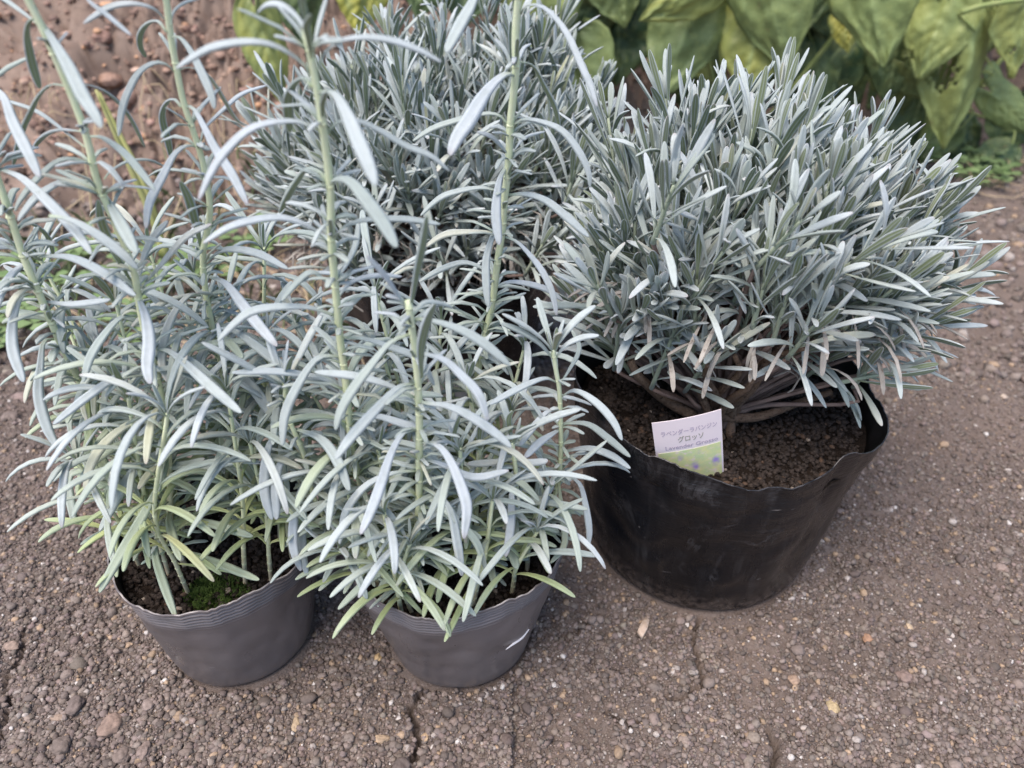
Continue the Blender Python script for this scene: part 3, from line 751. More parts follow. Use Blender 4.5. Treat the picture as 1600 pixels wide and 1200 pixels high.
front_shoot(rootM, px_path([(638, 470), (643, 510), (650, 560), (655, 640), (655, 700), (655, 760), (652, 830)], .235, .247, (-.052, .260, .062)), .0021, .0016, .014, .15, .5, .03, .03, g, phase=1.0, apex=False, axil=1)
g = Geo()
T_(g, "865 561 842 535 812 516 782 505", 13, .282, .272)
T_(g, "865 555 868 530 870 512", 9, .282, .278)
T_(g, "868 560 884 539 910 527 936 524", 12, .282, .285)
T_(g, "870 597 850 591 812 606 764 632", 13, .285, .268)
T_(g, "876 620 899 610 932 629 959 659 972 688", 15, .286, .265)
T_(g, "876 662 917 662 951 685 985 714", 14, .288, .275)
T_(g, "878 706 917 700 955 711 985 732", 14, .289, .275)
T_(g, "872 640 854 644 831 670 812 696", 13, .287, .27)
T_(g, "876 670 869 674 842 692 820 715", 15, .288, .268)
T_(g, "878 739 905 755 915 790 921 830 918 857", 13, .29, .268)
T_(g, "872 732 850 734 812 747 790 765", 13, .29, .275)
T_(g, "874 600 888 580 905 545 893 515", 9, .285, .30)
T_(g, "872 745 878 800 882 850 860 880", 12, .29, .255, .3)
front_shoot(rootM, px_path([(864, 545), (869, 580), (874, 610), (876, 662), (876, 719), (868, 770), (840, 830)], .281, .292, (-.005, .292, .062)), .0016, .0012, .013, .0, .25, .03, .03, g, phase=.4, axil=.6)
g = Geo()
T_(g, "452 668 426 685 415 719 413 770 425 812", 19, .262, .243)
T_(g, "464 705 441 719 430 756 432 812", 19, .262, .243)
T_(g, "462 670 501 685 527 719 546 767", 19, .262, .236)
T_(g, "480 740 462 790 458 850 470 892", 18, .264, .245)
T_(g, "488 770 475 800 472 860 480 900", 16, .264, .25)
T_(g, "500 820 520 870 505 910", 12, .266, .25, .3)
front_shoot(rootM, px_path([(446, 600), (449, 647), (475, 711), (490, 775), (520, 830), (560, 870)], .258, .268, (-.07, .275, .062)), .0017, .0013, .012, .0, .6, .03, .032, g, phase=.7, axil=.8)
g = Geo()
T_(g, "717 712 708 690 712 668 718 650", 9, .262, .25)
T_(g, "800 690 795 655 801 642", 11, .27, .262)
T_(g, "803 716 770 722 730 725", 14, .27, .262)
T_(g, "805 716 830 722 856 720", 14, .27, .262)
T_(g, "808 735 800 770 798 820 790 870", 16, .27, .245)
T_(g, "808 740 760 760 720 790 700 830", 15, .27, .25)
T_(g, "806 790 850 785 890 790 918 796", 13, .272, .262, .15)
front_shoot(rootM, px_path([(800, 690), (806, 740), (806, 790), (795, 830)], .268, .272, (-.02, .275, .062)), .0016, .0012, .011, .0, .6, .03, .03, g, phase=.2, axil=.6)
random.seed(23)
for (px, py, Yt, bx, by) in [(719, 700, .255, -.04, .262), (600, 560, .31, -.06, .31), (590, 700, .262, -.062, .275), (700, 560, .325, -.04, .32), (540, 740, .255, -.07, .27), (640, 640, .30, -.045, .30), (770, 780, .25, -.02, .255), (860, 760, .27, .008, .28),
                               (600, 800, .238, -.055, .25), (800, 640, .31, -.01, .31), (480, 600, .31, -.07, .30), (530, 860, .25, -.068, .27), (750, 700, .27, -.02, .28), (840, 830, .255, 0, .265), (560, 640, .29, -.06, .30), (585, 450, .32, -.055, .315), (690, 500, .335, -.04, .325), (820, 540, .335, -.01, .32), (460, 500, .32, -.07, .31), (730, 600, .30, -.025, .30), (640, 850, .236, -.05, .252), (500, 520, .33, -.06, .315)]:
    p = at(px, py, Yt); filler(rootM, (bx, by, .062), p, 8, w_=.0036, step=.0096)
# thin white streak on the right of the middle pot
g = Geo()
def on_pot(phi, z, off=.0006):
    v = (z / .083); r = .0395 + (.0575 * (1 + .02 * math.cos(2 * phi - .5)) - .0395) * v ** .92 + off + .0006
    return np.array((-.03 + r * math.cos(phi), .29 + r * math.sin(phi), z))

def pot_pixel(px, py):
    best = None
    for i in range(90):
        for j in range(40):
            q = on_pot(-1.5 + i * .0167, .01 + j * .0016, .0009); d = q - CAM; dx = 800 + F_PX * d[0] / (d @ _f); dy = 600 - F_PX * (d @ _u) / (d @ _f)
            e = (dx - px) ** 2 + (dy - py) ** 2
            if best is None or e < best[0]: best = (e, q)
    return best[1]
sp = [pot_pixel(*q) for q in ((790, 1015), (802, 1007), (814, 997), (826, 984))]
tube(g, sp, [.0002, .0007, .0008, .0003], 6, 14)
g.build('white_streak', simple('pale_streak', ((.75, .75, .78), (.6, .6, .63)), 90, .4), potM)

# ---------------------------------------------------------------- dense bushes
def bush_shoot(base, tip_dir, L, nleaf, Lleaf, width, seed, hi=10, droop_low=True):
    r = random.Random(seed); g = Geo(); d = unit(tip_dir); b = np.array(base, float)
    ref = np.array((r.uniform(-1, 1), r.uniform(-1, 1), .2)); A = unit(np.cross(d, ref)); B = np.cross(d, A)
    bend = (A * r.gauss(0, .12) + B * r.gauss(0, .12)) * L
    pts = [b, b + d * L * .5 + bend * .5, b + d * L + bend]
    P = resample(pts, 8); g2 = g
    tube(g2, P, [.0014, .0011, .0007], 6, col=(.1, .35, .5, 0))
    for k in range(nleaf):
        t = .12 + .88 * (k / max(nleaf - 1, 1)) ** .85
        p, T = frame_at(P, min(t, .999)); az = (k % 2) * math.pi / 2 + r.gauss(0, .25)
        spread = (.86 - .68 * t) + r.gauss(0, .09); LL = Lleaf * (.62 + .38 * math.sin(math.pi * min(1, .25 + t * .62))) * r.uniform(.8, 1.15)
        if k >= nleaf - 1: LL *= .62
        elif k >= nleaf - 2: LL *= .82
        for s in (0, math.pi):
            if r.random() < .05: continue
            a = az + s + r.gauss(0, .12); out = A * math.cos(a) + B * math.sin(a); sp = max(.06, spread + r.gauss(0, .08))
            q = [p + out * .0006]; curv = r.gauss(.02, .28) + .45 * max(0, 1 - t) * r.random(); m = 5
            if r.random() < .10: curv += .9
            sd_ = unit(np.cross(out, T)) 
            for i in range(m):
                an = sp + curv * (i / m) * 1.0; an = max(an, -.2)
                q.append(q[-1] + (T * math.cos(an) + out * math.sin(an)) * LL / m + np.array((0, 0, -1)) * LL / m * .25 * (1 - t) * (i / m))
            # adaxial (top) side faces the shoot axis
            tang = q[-1] - q[0]
            S = sd_
            if np.dot(np.cross(S, unit(tang)), out) > 0: S = -S
            gr = .10 + .12 * r.random() + .25 * (1 - t) * r.random()
            leaf(g, q, S + T * r.gauss(0, .12), width * r.uniform(.78, 1.12), hi, W_SPAT, gr * .6, r.random(), .85, 0, 0)
    return g

def bush(root, cx, cy, C, rx, ry, z0, zt, N_, seed, lean, trunk, Lleaf, width, hi, extra=(), nl=7, dead=300, zlow=.16, hfun=None, dq=.85, skirt=.3):
    r = random.Random(seed); shoots = []; trunk = np.array(trunk, float)
    ga = math.pi * (3 - 5 ** .5)
    for i in range(N_):
        q = math.sqrt((i + .5) / N_) * 1.04; a = i * ga + r.gauss(0, .15)
        x = C[0] + rx * q * math.cos(a); y = C[1] + ry * q * math.sin(a)
        z = z0 + (zt - z0) * (1 - min(q, 1) ** 3.4) ** .7 + r.gauss(0, .009)
        if hfun: z += hfun(x, y)
        d = np.array((math.cos(a) * (.05 + .30 * q ** 2.2) + lean + r.gauss(0, .10), math.sin(a) * (.05 + .30 * q ** 2.2) + r.gauss(0, .10), 1 - .35 * q ** 3))
        L = r.uniform(.040, .058); shoots.append((np.array((x, y, z)) - unit(d) * (L + Lleaf * .62), unit(d), L, nl))
    # lower skirt
    for i in range(int(N_ * skirt)):
        a = r.uniform(0, 2 * math.pi); q = r.uniform(.70, 1.0)
        x = C[0] + rx * q * math.cos(a); y = C[1] + ry * q * math.sin(a); z = r.uniform(zlow + .012, z0 + .012)
        d = np.array((math.cos(a) * .8, math.sin(a) * .7, r.uniform(.4, 1.3)))
        if C[0] > 0 and .045 < x < .135 and y < .345: z += .028; d[2] += 1.2
        L = r.uniform(.026, .040); shoots.append((np.array((x, y, z)) - unit(d) * (L + Lleaf * .5), unit(d), L, nl - 2))
    for (p, d, L, n) in extra: shoots.append((np.array(p), unit(d), L, n))
    if C[0] > 0: shoots = [q for q in shoots if not (q[0][2] < .160 and q[0][1] < .335 and q[0][0] < .15)]      # the front of the soil stays open
    order = sorted(range(len(shoots)), key=lambda i: np.dot(shoots[i][0] + shoots[i][1] * shoots[i][2] * 1.5 - CAM, _f) - 1.2 * shoots[i][0][2])
    inner = Geo(); gb = Geo(); k = 0
    for rank, i in enumerate(order):
        p, d, L, n = shoots[i]; g = bush_shoot(p, d, L, n, Lleaf, width, seed * 1000 + i, hi)
        if rank < 96:
            g.build('shoot', M_BUSH, root)
        else:
            inner.v += g.v; inner.c += g.c; inner.f += [tuple(j + inner.n for j in f) for f in g.f]; inner.n += g.n
        # thin twig from the trunk
        h = trunk + np.array((p[0] - trunk[0], p[1] - trunk[1], 0)) * .35 + (0, 0, (p[2] - trunk[2]) * .45)
        tube(gb, [trunk + (r.gauss(0, .004), r.gauss(0, .004), .002), h, p * .75 + h * .25 + (r.gauss(0, .004), r.gauss(0, .004), 0), p], [.0019, .0016, .0012, .0011], 5, 10)
    o = inner.build('inner_shoots', M_BUSH, root); o['kind'] = 'stuff'
    o = gb.build('twigs', M_DEADB, root); o['kind'] = 'stuff'
    gt = Geo()
    for i in range(15):
        a = i * .83 + r.gauss(0, .2); rr = r.uniform(.02, .06); e = trunk + np.array((math.cos(a) * rr, math.sin(a) * rr, r.uniform(.05, .09)))
        tube(gt, [trunk + (r.gauss(0, .006), r.gauss(0, .006), -.006), trunk * .6 + e * .4 + (r.gauss(0, .005), r.gauss(0, .005), .004), trunk * .3 + e * .7 + (r.gauss(0, .004), r.gauss(0, .004), .004), e], [.0032, .0024, .0019, .0013], 8, 20)
    gt.build('trunk', M_BARK, root)
    gd = Geo()
    for i in range(46 if C[0] > 0 else 20):
        a = r.uniform(math.pi * 1.0, math.pi * 2.0); p = np.array((C[0] + rx * .8 * math.cos(a), C[1] + ry * .8 * math.sin(a), zlow + r.uniform(.0, .03)))
        az = a + r.gauss(0, .5); dd = np.array((math.cos(az), math.sin(az), 0)); L = r.uniform(.018, .034); a0 = r.uniform(-.5, .3); a1 = a0 - r.uniform(.4, 1.3); pts = [p]
        for m in range(5): an = a0 + (a1 - a0) * m / 4; pts.append(pts[-1] + (dd * math.cos(an) + np.array((0, 0, math.sin(an)))) * L / 5)
        leaf(gd, pts, (-dd[1], dd[0], r.gauss(0, .3)), r.uniform(.0020, .0034), 9, W_SPAT, 0)
    for i in range(dead):
        a = r.uniform(0, 6.28); q = r.random() ** .6 * dq; p = np.array((C[0] + rx * .85 * q * math.cos(a), C[1] + ry * .85 * q * math.sin(a), zlow + r.uniform(-.02, .045) + .02 * (1 - q)))
        az = r.uniform(0, 6.28); dd = np.array((math.cos(az), math.sin(az), 0)); L = r.uniform(.014, .030); a0 = r.uniform(-.6, .9); a1 = a0 - r.uniform(.2, 2.4); pts = [p]
        for m in range(5): an = a0 + (a1 - a0) * m / 4; pts.append(pts[-1] + (dd * math.cos(an) + np.array((0, 0, math.sin(an)))) * L / 5)
        leaf(gd, pts, (-dd[1], dd[0], r.gauss(0, .3)), r.uniform(.0011, .0022), 7, W_LONG, 0)
    o = gd.build('withered_leaves', M_DEAD, root); o['kind'] = 'stuff'

# ---- right black pot
rootR = empty('potted_lavender', (.123, .37, 0), 'compact dome shaped grey lavender in the large creased black pot at right', 'potted plant', 'lavender plants in vinyl pots')
def rR(p): return 1 + .02 * math.exp(-((p - 5.75) / .35) ** 2) + .015 * math.cos(2 * p) - .03 * math.exp(-((p - 5.25) / .25) ** 2)
def zR(p): return 1 + .06 * math.cos(p - 2.6) - .05 * math.exp(-((p - 4.75) / .4) ** 2) + .055 * math.exp(-((p - 5.36) / .14) ** 2)
pot(rootR, .123, .370, .068, .0858, .124, rR, zR, M_POTBLACK, False, 14, .8, .104)
ex = []
p0 = at(1385, 520, .36); ex.append((p0, (1.0, -.05, 1.0), .046, 9)); ex.append((at(1370, 500, .375), (1.0, .1, 1.1), .042, 8)); p0 = at(1340, 545, .35); ex.append((p0, (1.2, -.2, .6), .036, 7)); p0 = at(1300, 600, .335); ex.append((p0, (1, -.3, .2), .03, 5))
for (px, py, Yq, d) in [(1080, 470, .33, (-.15, -.5, 1)), (1230, 560, .315, (.1, -.5, .9)), (1310, 520, .325, (.5, -.4, .8)), (960, 500, .34, (-.2, -.35, 1)), (1180, 420, .31, (.2, -.4, 1)), (1020, 380, .33, (-.05, -.4, 1)), (1300, 430, .32, (.4, -.4, 1))]:
    ex.append((at(px, py, Yq), d, .035, 7))
bush(rootR, .123, .37, (.133, .388), .104, .092, .203, .277, 150, 5, .09, (.118, .356, .104), .040, .0040, 11, ex, 9, 320, .168, hfun=lambda x, y: .010 * math.sin(x * 62) * math.cos(y * 55))
# two thick branches seen above the soil
gt = Geo(); tube(gt, [at(1085, 650, .352), at(1040, 625, .352), at(1000, 590, .345), at(985, 565, .345)], [.0034, .0028, .0022], 10, 16); gt.build('branch', M_BARK, rootR)
gt = Geo(); tube(gt, [at(1100, 650, .350), at(1180, 652, .350), at(1240, 632, .350), at(1300, 612, .350)], [.0032, .0025, .0017], 10, 16); gt.build('branch', M_BARK, rootR)
# ---- rear black pot
rootB = empty('potted_lavender', (-.055, .56, 0), 'dense grey lavender standing behind in a black pot mostly hidden by leaves', 'potted plant', 'lavender plants in vinyl pots')
pot(rootB, -.055, .560, .066, .089, .128, lambda p: 1 + .02 * math.cos(2 * p + 1), lambda p: 1 + .03 * math.sin(2 * p), M_POTBLACK, False, 31, .8, .108)
exB = [(at(px, py, Yq), d, .035, 7) for (px, py, Yq, d) in [(640, 130, .60, (-.2, 0, 1)), (690, 90, .62, (0, .1, 1)), (760, 90, .62, (.1, 0, 1)), (850, 110, .60, (.3, 0, 1)), (560, 190, .55, (-.2, -.1, 1)), (440, 260, .55, (-.5, 0, 1)), (880, 330, .47, (.3, -.3, 1)), (930, 400, .45, (.2, -.3, 1)), (600, 380, .47, (0, -.4, 1)), (480, 230, .53, (-.4, -.2, 1)), (885, 240, .54, (.2, -.1, 1)), (905, 300, .52, (.25, -.2, 1)), (880, 400, .48, (.2, -.3, 1)), (915, 360, .50, (.3, -.1, 1)), (850, 300, .50, (.1, -.2, 1)), (870, 180, .57, (.15, 0, 1)), (905, 210, .56, (.3, 0, 1)), (820, 430, .46, (.1, -.5, .8)), (560, 420, .46, (-.1, -.5, .8)), (700, 430, .455, (0, -.5, .7))]]
bush(rootB, -.055, .56, (-.050, .565), .132, .112, .205, .272, 150, 6, .05, (-.055, .56, .108), .040, .0040, 10, exB, 9, 1300, .140, hfun=lambda x, y: .02 * math.exp(-((x - .0) / .05) ** 2 - ((y - .60) / .06) ** 2) - .012 * math.exp(-((x + .15) / .05) ** 2), dq=1.1, skirt=.65)

# ---------------------------------------------------------------- plant tags
def flat_mat(name, col, rough=.45):
    m, n, b = mat(name); b.inputs['Base Color'].default_value = (*col, 1); b.inputs['Roughness'].default_value = rough; return m
M_TAG = flat_mat('white_plastic', (.88, .80, .85), .35)
M_INK = flat_mat('faded_ink', (.50, .45, .56), .6); M_INK2 = flat_mat('grey_green_ink', (.36, .37, .33), .6); M_INKD = flat_mat('dark_ink', (.05, .05, .06), .6)
def picture_mat():
    m, n, b = mat('flower_picture'); tc = n.nodes.new('ShaderNodeTexCoord'); p = tc.outputs['Object']
    c = mixc(n, ramp(n, noise_tex(n, 180, 3, p), .35, .65), (.80, .82, .42), (.62, .76, .42))
    c = mixc(n, ramp(n, noise_tex(n, 260, 2, p), .55, .7), c, (.86, .78, .72))
    vo = n.nodes.new('ShaderNodeTexVoronoi'); vo.inputs['Scale'].default_value = 170; mp = n.nodes.new('ShaderNodeMapping'); mp.inputs['Scale'].default_value = (1, .55, 1)
    n.links.new(p, mp.inputs[0]); n.links.new(mp.outputs[0], vo.inputs['Vector'])
    f = mathn(n, 'MULTIPLY', ramp(n, vo.outputs['Distance'], .22, .5, 1, 0), ramp(n, noise_tex(n, 120, 2, p), .42, .62))
    c = mixc(n, f, c, (.42, .33, .72)); n.links.new(c, b.inputs['Base Color']); b.inputs['Roughness'].default_value = .4; return m
M_PIC = picture_mat()
def tag_card(name, centre_top, xdir, updir, w_, h_, label, curl, texts, pic=None):
    xd = unit(xdir); ud = np.asarray(updir, float); ud = unit(ud - xd * np.dot(ud, xd)); nd = np.cross(xd, ud)
    root = empty(name, tuple(centre_top - ud * h_), label, 'plant tag')
    mw = np.eye(4); mw[:3, 0] = xd; mw[:3, 1] = ud; mw[:3, 2] = nd; mw[:3, 3] = centre_top - ud * h_
    from mathutils import Matrix
    root.matrix_world = Matrix(mw.tolist())
    def cz(x): return -curl * (x / (w_ / 2)) ** 2
    def sheet(nm, x0, x1, y0, y1, z0, th, m_):
        n = 16; xs_ = np.linspace(x0, x1, n); V = []
        for x in xs_: V += [(x, y0, cz(x) + z0), (x, y1, cz(x) + z0), (x, y0, cz(x) + z0 - th), (x, y1, cz(x) + z0 - th)]
        F = []
        for i in range(n - 1):
            a, b = i * 4, i * 4 + 4; F += [(a, b, b + 1, a + 1), (a + 2, a + 3, b + 3, b + 2), (a + 1, b + 1, b + 3, a + 3), (a, a + 2, b + 2, b)]
        F += [(0, 1, 3, 2), (n * 4 - 4, n * 4 - 2, n * 4 - 1, n * 4 - 3)]
        me = bpy.data.meshes.new(nm); me.from_pydata(V, [], F); me.materials.append(m_)
        o = bpy.data.objects.new(nm, me); scn.collection.objects.link(o); o.parent = root; return o
    sheet('card', -w_ / 2, w_ / 2, 0, h_, 0, .0003, M_TAG)
    if pic: sheet('picture', pic[0], pic[1], pic[2], pic[3], .0002, .0001, M_PIC)
    for (s, x, y, size, m_, wf) in texts:
        cu = bpy.data.curves.new('t', 'FONT'); cu.body = s; cu.align_x = 'CENTER'; cu.size = size; cu.resolution_u = 2; cu.offset = size * .012
        to = bpy.data.objects.new('t', cu); scn.collection.objects.link(to); bpy.context.view_layer.update()
        me = bpy.data.meshes.new_from_object(to.evaluated_get(bpy.context.evaluated_depsgraph_get()))
        bpy.data.objects.remove(to); me.name = 'lettering'
        if len(me.vertices):
            wx = max(v.co.x for v in me.vertices) - min(v.co.x for v in me.vertices); k = wf / wx if wx else 1
            for v in me.vertices: v.co = Vector((v.co.x * k + x, v.co.y + y, cz(v.co.x * k + x) + .00028))
        me.materials.clear(); me.materials.append(m_)
        o = bpy.data.objects.new('lettering', me); scn.collection.objects.link(o); o.parent = root
    return root
tl = at(1019, 664, .3015); tr = at(1128, 642, .3030); ct = (tl + tr) / 2
bl = at(1040, 745, .288)
W_ = float(np.linalg.norm(tr - tl))
tag_card('plant_tag', ct, tr - tl, (ct - at(1094, 752, .3100)), W_, .062, 'pinkish white plant tag with a lavender picture tucked into the black pot front', .0012,
         [('ラベンダーラバンジン', 0.0005, .0515, .0042, M_INK, W_ * .82), ('グロッソ', .0012, .0455, .0050, M_INK2, W_ * .38), ('Lavender Grosso', .0013, .0405, .0042, M_INK, W_ * .78)],
         (-W_ / 2 + .0012, W_ / 2 - .0010, .006, .0385))
tl = at(676, 590, .345); tr = at(752, 586, .35); ct = (tl + tr) / 2
tag_card('plant_tag', ct, tr - tl, (0, .12, 1), float(np.linalg.norm(tr - tl)) * 1.25, .085, 'pale tag with small dark print hidden among stems behind the middle pot', .0008, [])
g = Geo(); rk = random.Random(4); tagb = [o for o in scn.objects if o.name.startswith('plant_tag') and o.type == 'EMPTY'][-1]
for i in range(5):
    x = -.010
    while x < .010:
        l = rk.uniform(.0006, .0018); y = .034 + i * .0022; g.add([(x, y, .0004), (x + l, y, .0004), (x + l, y + .0013, .0004), (x, y + .0013, .0004)], [(0, 1, 2, 3)], (0, 0, 0, 0)); x += l + rk.uniform(.0004, .0009)
pr = g.build('print', M_INKD, None, False); pr.parent = tagb

# ---------------------------------------------------------------- bean plants behind
def bean_leaf_mat():
    m, n, b = mat('broad_leaf'); r, gr, rnd, v, col = attr(n); geo = n.nodes.new('ShaderNodeNewGeometry'); p = geo.outputs['Position']
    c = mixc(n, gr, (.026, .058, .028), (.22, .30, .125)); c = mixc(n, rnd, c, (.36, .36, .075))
    c = mixc(n, ramp(n, noise_tex(n, 70, 6, p, .65), .5, .7, 0, .5), c, (.25, .30, .10))
    c = mixc(n, ramp(n, noise_tex(n, 85, 6, p, .75), .64, .70, 0, .75), c, (.24, .17, .09))
    c = mixc(n, ramp(n, r, .25, 1, 0, .45), c, (.26, .34, .15))
    n.links.new(c, b.inputs['Base Color']); b.inputs['Roughness'].default_value = .5; b.inputs['Specular IOR Level'].default_value = .35
    b.inputs['Transmission Weight'].default_value = 0.0
    bump(n, b, noise_tex(n, 160, 4, p), .35, .003); return m
M_BEAN = bean_leaf_mat()
def broad_leaf(root, B, Tp, width, facing, green=.6, yellow=0.0, fold=.25, curl=.15, hole=None, seed=0):
    """heart shaped leaf from B (petiole end) to tip; facing ~ normal"""
    r = random.Random(seed); B = np.array(B); Tp = np.array(Tp); ax = Tp - B; L = np.linalg.norm(ax); ax = ax / L
    S = unit(np.cross(ax, facing)); Nn = np.cross(S, ax); nu, nv = 24, 28; V = []; C = []
    o3 = Vector((r.uniform(0, 40), r.uniform(0, 40), 0))
    for i in range(nv + 1):
        v = i / nv
        wv = float(np.interp(v, (0, .04, .12, .28, .48, .68, .84, .94, 1), (.22, .66, .93, 1, .88, .60, .31, .13, .015)))
        wv *= 1 + .10 * noise.noise(Vector((v * 6, seed * 3.1, 2)) + o3) + .05 * noise.noise(Vector((v * 16, seed, 2)) + o3)
        for j in range(nu + 1):
            u = j / nu * 2 - 1; lobe = -.13 * L * (abs(u) ** .8) * max(0, 1 - v * 3.0) * 1.6
            x = u * wv * width * .5 * (1 + .06 * noise.noise(Vector((v * 5, u, r.random() * 0)) + o3)); y = v * L + lobe
            vein = math.cos((v * 7 - abs(u) * 2.2) * 2 * math.pi) * .0009 * (1 - abs(u) * .4)
            z = -fold * abs(u) * wv * width * .5 - curl * L * v * v + .075 * width * noise.noise(Vector((v * 3, u * 2, 1)) + o3) + .035 * width * noise.noise(Vector((v * 9, u * 6, 3)) + o3) + vein + (.0018 * -math.exp(-(u * 9) ** 2))
            V.append(B + S * x + ax * y + Nn * z)
            veinc = max(math.exp(-(u * 16) ** 2), .8 * max(0, math.cos((v * 7 - abs(u) * 2.2) * 2 * math.pi)) ** 14)
            C.append((veinc, green + .3 * noise.noise(Vector((v * 2, u * 2, 7)) + o3), max(0, min(1, yellow + yellow * .9 * noise.noise(Vector((v * 3, u * 3, 9)) + o3))), v))
    F = []
    for i in range(nv):
        for j in range(nu):
            if hole and math.hypot((i / nv - hole[0]), ((j / nu * 2 - 1) - hole[1]) * .5) < hole[2] * (1 + .35 * math.sin(i * 2 + j * 3)): continue
            a = i * (nu + 1) + j; F.append((a, a + nu + 1, a + nu + 2, a + 1))
    g = Geo(); g.add(V, F, np.clip(np.array(C), 0, 1)); o = g.build('leaf', M_BEAN, root)
    md = o.modifiers.new('thickness', 'SOLIDIFY'); md.thickness = .0006
    return o
VX = [-.22, .08, .32, .58, .92]
vl = ['broad leaved bean plant with yellowing leaves at far left behind the pots', 'broad leaved bean plant directly behind the rear lavender', 'bean plant with mottled leaves behind the right lavender', 'bean plant with hanging bright green leaves at upper right', 'bean plant with a chewed folded leaf at the right edge']
VY = [1.12, 1.12, 1.10, 1.10, 1.12]
vines = []
for x, y, l in zip(VX, VY, vl):
    z = float(ground_h(np.array([x]), np.array([y]))[0]); vines.append(empty('bean_plant', (x, y, z), l, 'plant', 'broad leaved plants behind the pots'))
def nearest(p): return vines[int(np.argmin([abs(p[0] - v.location.x) for v in vines]))]
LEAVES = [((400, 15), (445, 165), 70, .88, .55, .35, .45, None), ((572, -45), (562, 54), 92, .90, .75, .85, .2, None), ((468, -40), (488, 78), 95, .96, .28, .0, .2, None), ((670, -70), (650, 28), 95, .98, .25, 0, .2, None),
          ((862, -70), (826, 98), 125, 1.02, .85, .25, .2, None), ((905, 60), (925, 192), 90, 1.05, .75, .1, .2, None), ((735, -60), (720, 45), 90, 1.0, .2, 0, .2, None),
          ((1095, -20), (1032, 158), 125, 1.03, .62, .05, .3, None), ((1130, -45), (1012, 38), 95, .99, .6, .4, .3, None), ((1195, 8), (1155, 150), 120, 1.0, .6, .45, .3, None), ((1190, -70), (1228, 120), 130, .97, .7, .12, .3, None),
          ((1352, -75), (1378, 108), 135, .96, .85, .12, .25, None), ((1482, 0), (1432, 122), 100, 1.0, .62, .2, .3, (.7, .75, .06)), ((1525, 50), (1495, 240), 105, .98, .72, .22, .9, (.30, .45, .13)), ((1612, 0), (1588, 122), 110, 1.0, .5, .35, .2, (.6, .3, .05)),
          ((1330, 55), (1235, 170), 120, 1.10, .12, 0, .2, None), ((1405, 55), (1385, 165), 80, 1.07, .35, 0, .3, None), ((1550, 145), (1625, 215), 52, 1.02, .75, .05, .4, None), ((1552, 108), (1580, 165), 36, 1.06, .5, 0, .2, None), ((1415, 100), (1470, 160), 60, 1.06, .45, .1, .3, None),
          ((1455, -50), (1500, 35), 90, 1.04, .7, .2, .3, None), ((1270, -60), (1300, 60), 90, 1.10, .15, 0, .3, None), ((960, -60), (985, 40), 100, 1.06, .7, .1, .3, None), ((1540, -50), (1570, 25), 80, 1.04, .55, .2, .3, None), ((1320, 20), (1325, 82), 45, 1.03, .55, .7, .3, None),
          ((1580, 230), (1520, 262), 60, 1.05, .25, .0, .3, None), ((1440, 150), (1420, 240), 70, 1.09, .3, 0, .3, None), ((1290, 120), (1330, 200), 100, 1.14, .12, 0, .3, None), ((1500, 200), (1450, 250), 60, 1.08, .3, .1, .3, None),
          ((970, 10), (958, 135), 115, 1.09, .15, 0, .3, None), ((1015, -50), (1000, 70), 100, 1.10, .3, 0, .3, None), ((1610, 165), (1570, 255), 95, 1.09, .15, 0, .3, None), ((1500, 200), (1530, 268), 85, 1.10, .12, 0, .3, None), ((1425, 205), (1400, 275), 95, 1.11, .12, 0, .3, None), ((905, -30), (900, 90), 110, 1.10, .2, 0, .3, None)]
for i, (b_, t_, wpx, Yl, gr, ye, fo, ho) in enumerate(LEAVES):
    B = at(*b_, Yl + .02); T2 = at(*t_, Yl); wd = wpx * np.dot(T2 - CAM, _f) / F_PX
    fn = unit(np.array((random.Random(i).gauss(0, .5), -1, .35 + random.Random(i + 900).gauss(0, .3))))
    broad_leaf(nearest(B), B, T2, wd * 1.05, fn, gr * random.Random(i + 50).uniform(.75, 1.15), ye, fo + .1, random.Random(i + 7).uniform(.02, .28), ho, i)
r = random.Random(77)
for i in range(150):  # extra leaves behind and above the view, added to shade the gaps
    x = r.uniform(-.12, 1.15); Yl = r.uniform(1.06, 1.34); z = r.uniform(.05, .85); s = r.uniform(.09, .15)
    if x < .12 and (z < .22 or Yl < 1.12): z = r.uniform(.25, .55)
    if z < .18: s *= .7
    B = np.array((x, Yl, z + s * .3)); d = np.array((r.gauss(0, .4), r.gauss(-.25, .2), -1)); T2 = B + unit(d) * s
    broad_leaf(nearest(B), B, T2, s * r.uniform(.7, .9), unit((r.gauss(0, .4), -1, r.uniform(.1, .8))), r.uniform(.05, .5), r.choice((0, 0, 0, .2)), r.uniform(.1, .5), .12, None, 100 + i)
for k, v in enumerate(vines):
    g = Geo(); b = np.array(v.location)
    for s in range(6):
        a = r.uniform(0, 6.28); e = b + (r.gauss(0, .16), r.gauss(.03, .05), r.uniform(.35, .65)); m = (b + e) / 2 + (r.gauss(0, .05), r.gauss(0, .03), .02)
        tube(g, [b, m, e], [.0035, .003, .002], 7, 20)
    for ch in [c for c in v.children if c.name.startswith('leaf')]:
        p = np.array(ch.data.vertices[12].co) + b; tube(g, [p, p + (r.gauss(0, .015), .025, .02), (p + b) / 2 + (0, .06, .05)], [.0014, .0016, .002], 5, 10)
    g.build('vine_stem', M_VINE, v)
g = Geo(); tube(g, [at(1500, 20, .99), at(1540, 8, .985), at(1625, -4, .98)], [.0035, .003, .003], 8, 14); g.build('vine_stem', M_VINE, vines[4])

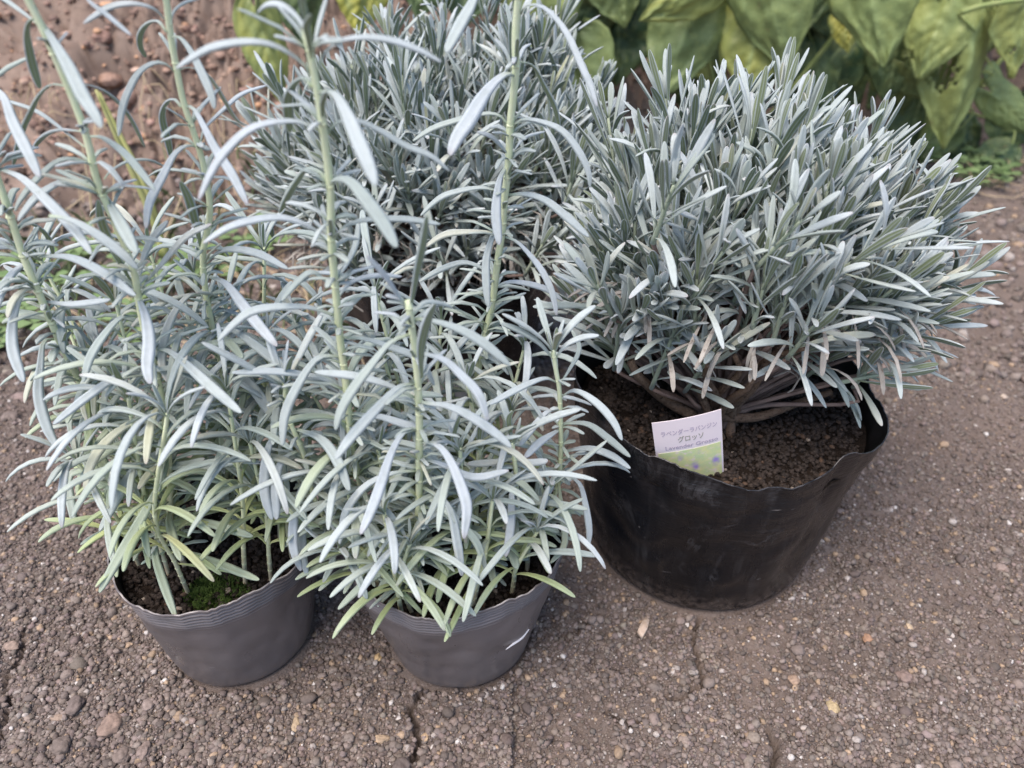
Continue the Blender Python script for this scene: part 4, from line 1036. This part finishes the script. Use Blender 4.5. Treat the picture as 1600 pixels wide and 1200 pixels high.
# ---------------------------------------------------------------- weeds, stalks, straws
def weed(px, py, Yw, n, size, label, seed, groupn='small weeds on the soil'):
    r = random.Random(seed); p = at(px, py, Yw); x, y = p[0], p[1]; z = float(ground_h(np.array([x]), np.array([y]))[0])
    root = empty('weed', (x, y, z), label, 'weed', groupn); g = Geo(); gs = Geo()
    for i in range(n):
        a = r.uniform(0, 6.28); q = r.random() ** .6 * size * 1.6; h = r.uniform(.008, .03); c = np.array((x + q * math.cos(a), y + q * math.sin(a), z + h)); tube(gs, [(x, y, z), (x * .4 + c[0] * .6, y * .4 + c[1] * .6, z + h * .7), c], [.0006, .0005], 5, 8)
        s = size * r.uniform(.25, .5)
        for k in range(3):
            b = a + k * 2.1; d = np.array((math.cos(b), math.sin(b), .12)); sd2 = np.array((-d[1], d[0], 0)); V = [c, c + d * s * .5 + sd2 * s * .42, c + d * s * .95 + sd2 * s * .36, c + d * s, c + d * s * .95 - sd2 * s * .36, c + d * s * .5 - sd2 * s * .42]
            g.add(np.array(V) + (0, 0, k * .0004), [(0, 5, 4, 3, 2, 1)], (0, 0, 0, 0))
    gs.build('stem', M_WEED, root); g.build('leaves', M_WEED, root, False)
weed(75, 395, .74, 16, .045, 'clover like weed at the far left foot of the bank', 1)
weed(20, 500, .64, 14, .04, 'low green weed at the left edge above the straw', 2)
weed(15, 555, .60, 7, .03, 'tiny weed seedlings just above the dry straw', 3)
weed(245, 450, .72, 14, .04, 'leafy weed seen between the stems of the left plant', 4)
weed(395, 410, .80, 12, .04, 'small weed half hidden between left and rear lavender', 5)
weed(1512, 272, 1.04, 14, .04, 'bright green seedling clump at the foot of the bean plants', 6)
weed(1545, 285, 1.0, 6, .03, 'small flat seedling on the soil at the right', 7)
weed(180, 545, .62, 10, .035, 'weed sprouting behind the left pot under the leaves', 8)
def blades(paths, label, name, m_, rad, seed):
    p0 = at(*paths[0][0][0], paths[0][1]); root = empty(name, tuple(p0), label, 'grass' if 'grass' in name else 'straw'); 
    for pts, Yb, Ye in paths:
        n = len(pts); P = [at(x, y, Yb + (Ye - Yb) * i / (n - 1)) for i, (x, y) in enumerate(pts)]
        g = Geo(); tube(g, P, [rad, rad * .8, rad * .35], 7, 20); g.build('blade', m_, root)
    return root
blades([([(262, 400), (225, 310), (180, 210), (150, 140)], .74, .74), ([(255, 400), (240, 330), (215, 265), (190, 215), (155, 145)], .75, .78)], 'tall yellow green grass stalks behind the left lavender', 'grass_stalk', M_STALK, .0038, 1)
blades([([(150, 390), (140, 300), (128, 225)], .76, .78), ([(245, 400), (275, 330), (300, 265), (320, 215)], .78, .82), ([(180, 380), (178, 300), (180, 240)], .80, .84), ([(30, 420), (80, 350), (140, 300)], .8, .85), ([(330, 260), (345, 180), (400, 150)], 1.0, 1.0)], 'thin dry grass blades scattered behind the left lavender', 'grass_tuft', M_STRAW, .0013, 2)
blades([([(0, 590), (50, 591), (110, 600)], .552, .545)], 'pale dry straw lying at the left edge behind the leaves', 'dry_straw', M_STRAW, .0014, 3)
# many fine dry blades and roots on the weedy strip and bank
def litter():
    g = Geo(); r = random.Random(5)
    for i in range(420):
        x = r.uniform(-.75, .05) if i < 330 else r.uniform(-.1, .9); y = r.uniform(.60, .98) if i < 330 else r.uniform(.95, 1.15); L = r.uniform(.015, .07); a = r.uniform(0, 6.28); d = np.array((math.cos(a), math.sin(a)))
        P = []
        for k in range(5):
            q = np.array((x, y)) + d * L * k / 4 + np.array((-d[1], d[0])) * L * .25 * math.sin(k * r.uniform(.4, 1.3)); P.append((q[0], q[1], float(ground_h(np.array([q[0]]), np.array([q[1]]))[0]) + .003 + r.uniform(0, .008) + .02 * (r.random() < .2) * k / 4))
        tube(g, P, [.0005, .0007, .0003], 4, 10)
    o = g.build('dry_litter', M_STRAW); tag(o, 'fine dry grass litter on the weedy strip behind the pots', 'litter', kind='stuff')
    g = Geo()
    for i in range(1300):
        x = r.uniform(-.8, -.02) if i < 1000 else r.uniform(.2, 1.1); y = r.uniform(.62, .92) if i < 1000 else r.uniform(1.02, 1.12); z = float(ground_h(np.array([x]), np.array([y]))[0])
        if vnoise(np.array([x]), np.array([y]), 9, 300)[0] < -.05: continue
        a = r.uniform(0, 6.28); h = r.uniform(.008, .035); l = np.array((math.cos(a), math.sin(a), 0)) * h * r.uniform(.2, 1.1); s = np.array((-math.sin(a), math.cos(a), 0)) * .0007; b = np.array((x, y, z))
        g.add([b - s, b + s, b + l * .5 + (0, 0, h * .7) + s * .7, b + l + (0, 0, h), b + l * .5 + (0, 0, h * .7) - s * .7], [(0, 1, 2, 3, 4)], (0, 0, 0, 0))
    o = g.build('grass', M_WEED, smooth=False); tag(o, 'sparse short green grass along the foot of the earth bank', 'grass', kind='stuff')
litter()
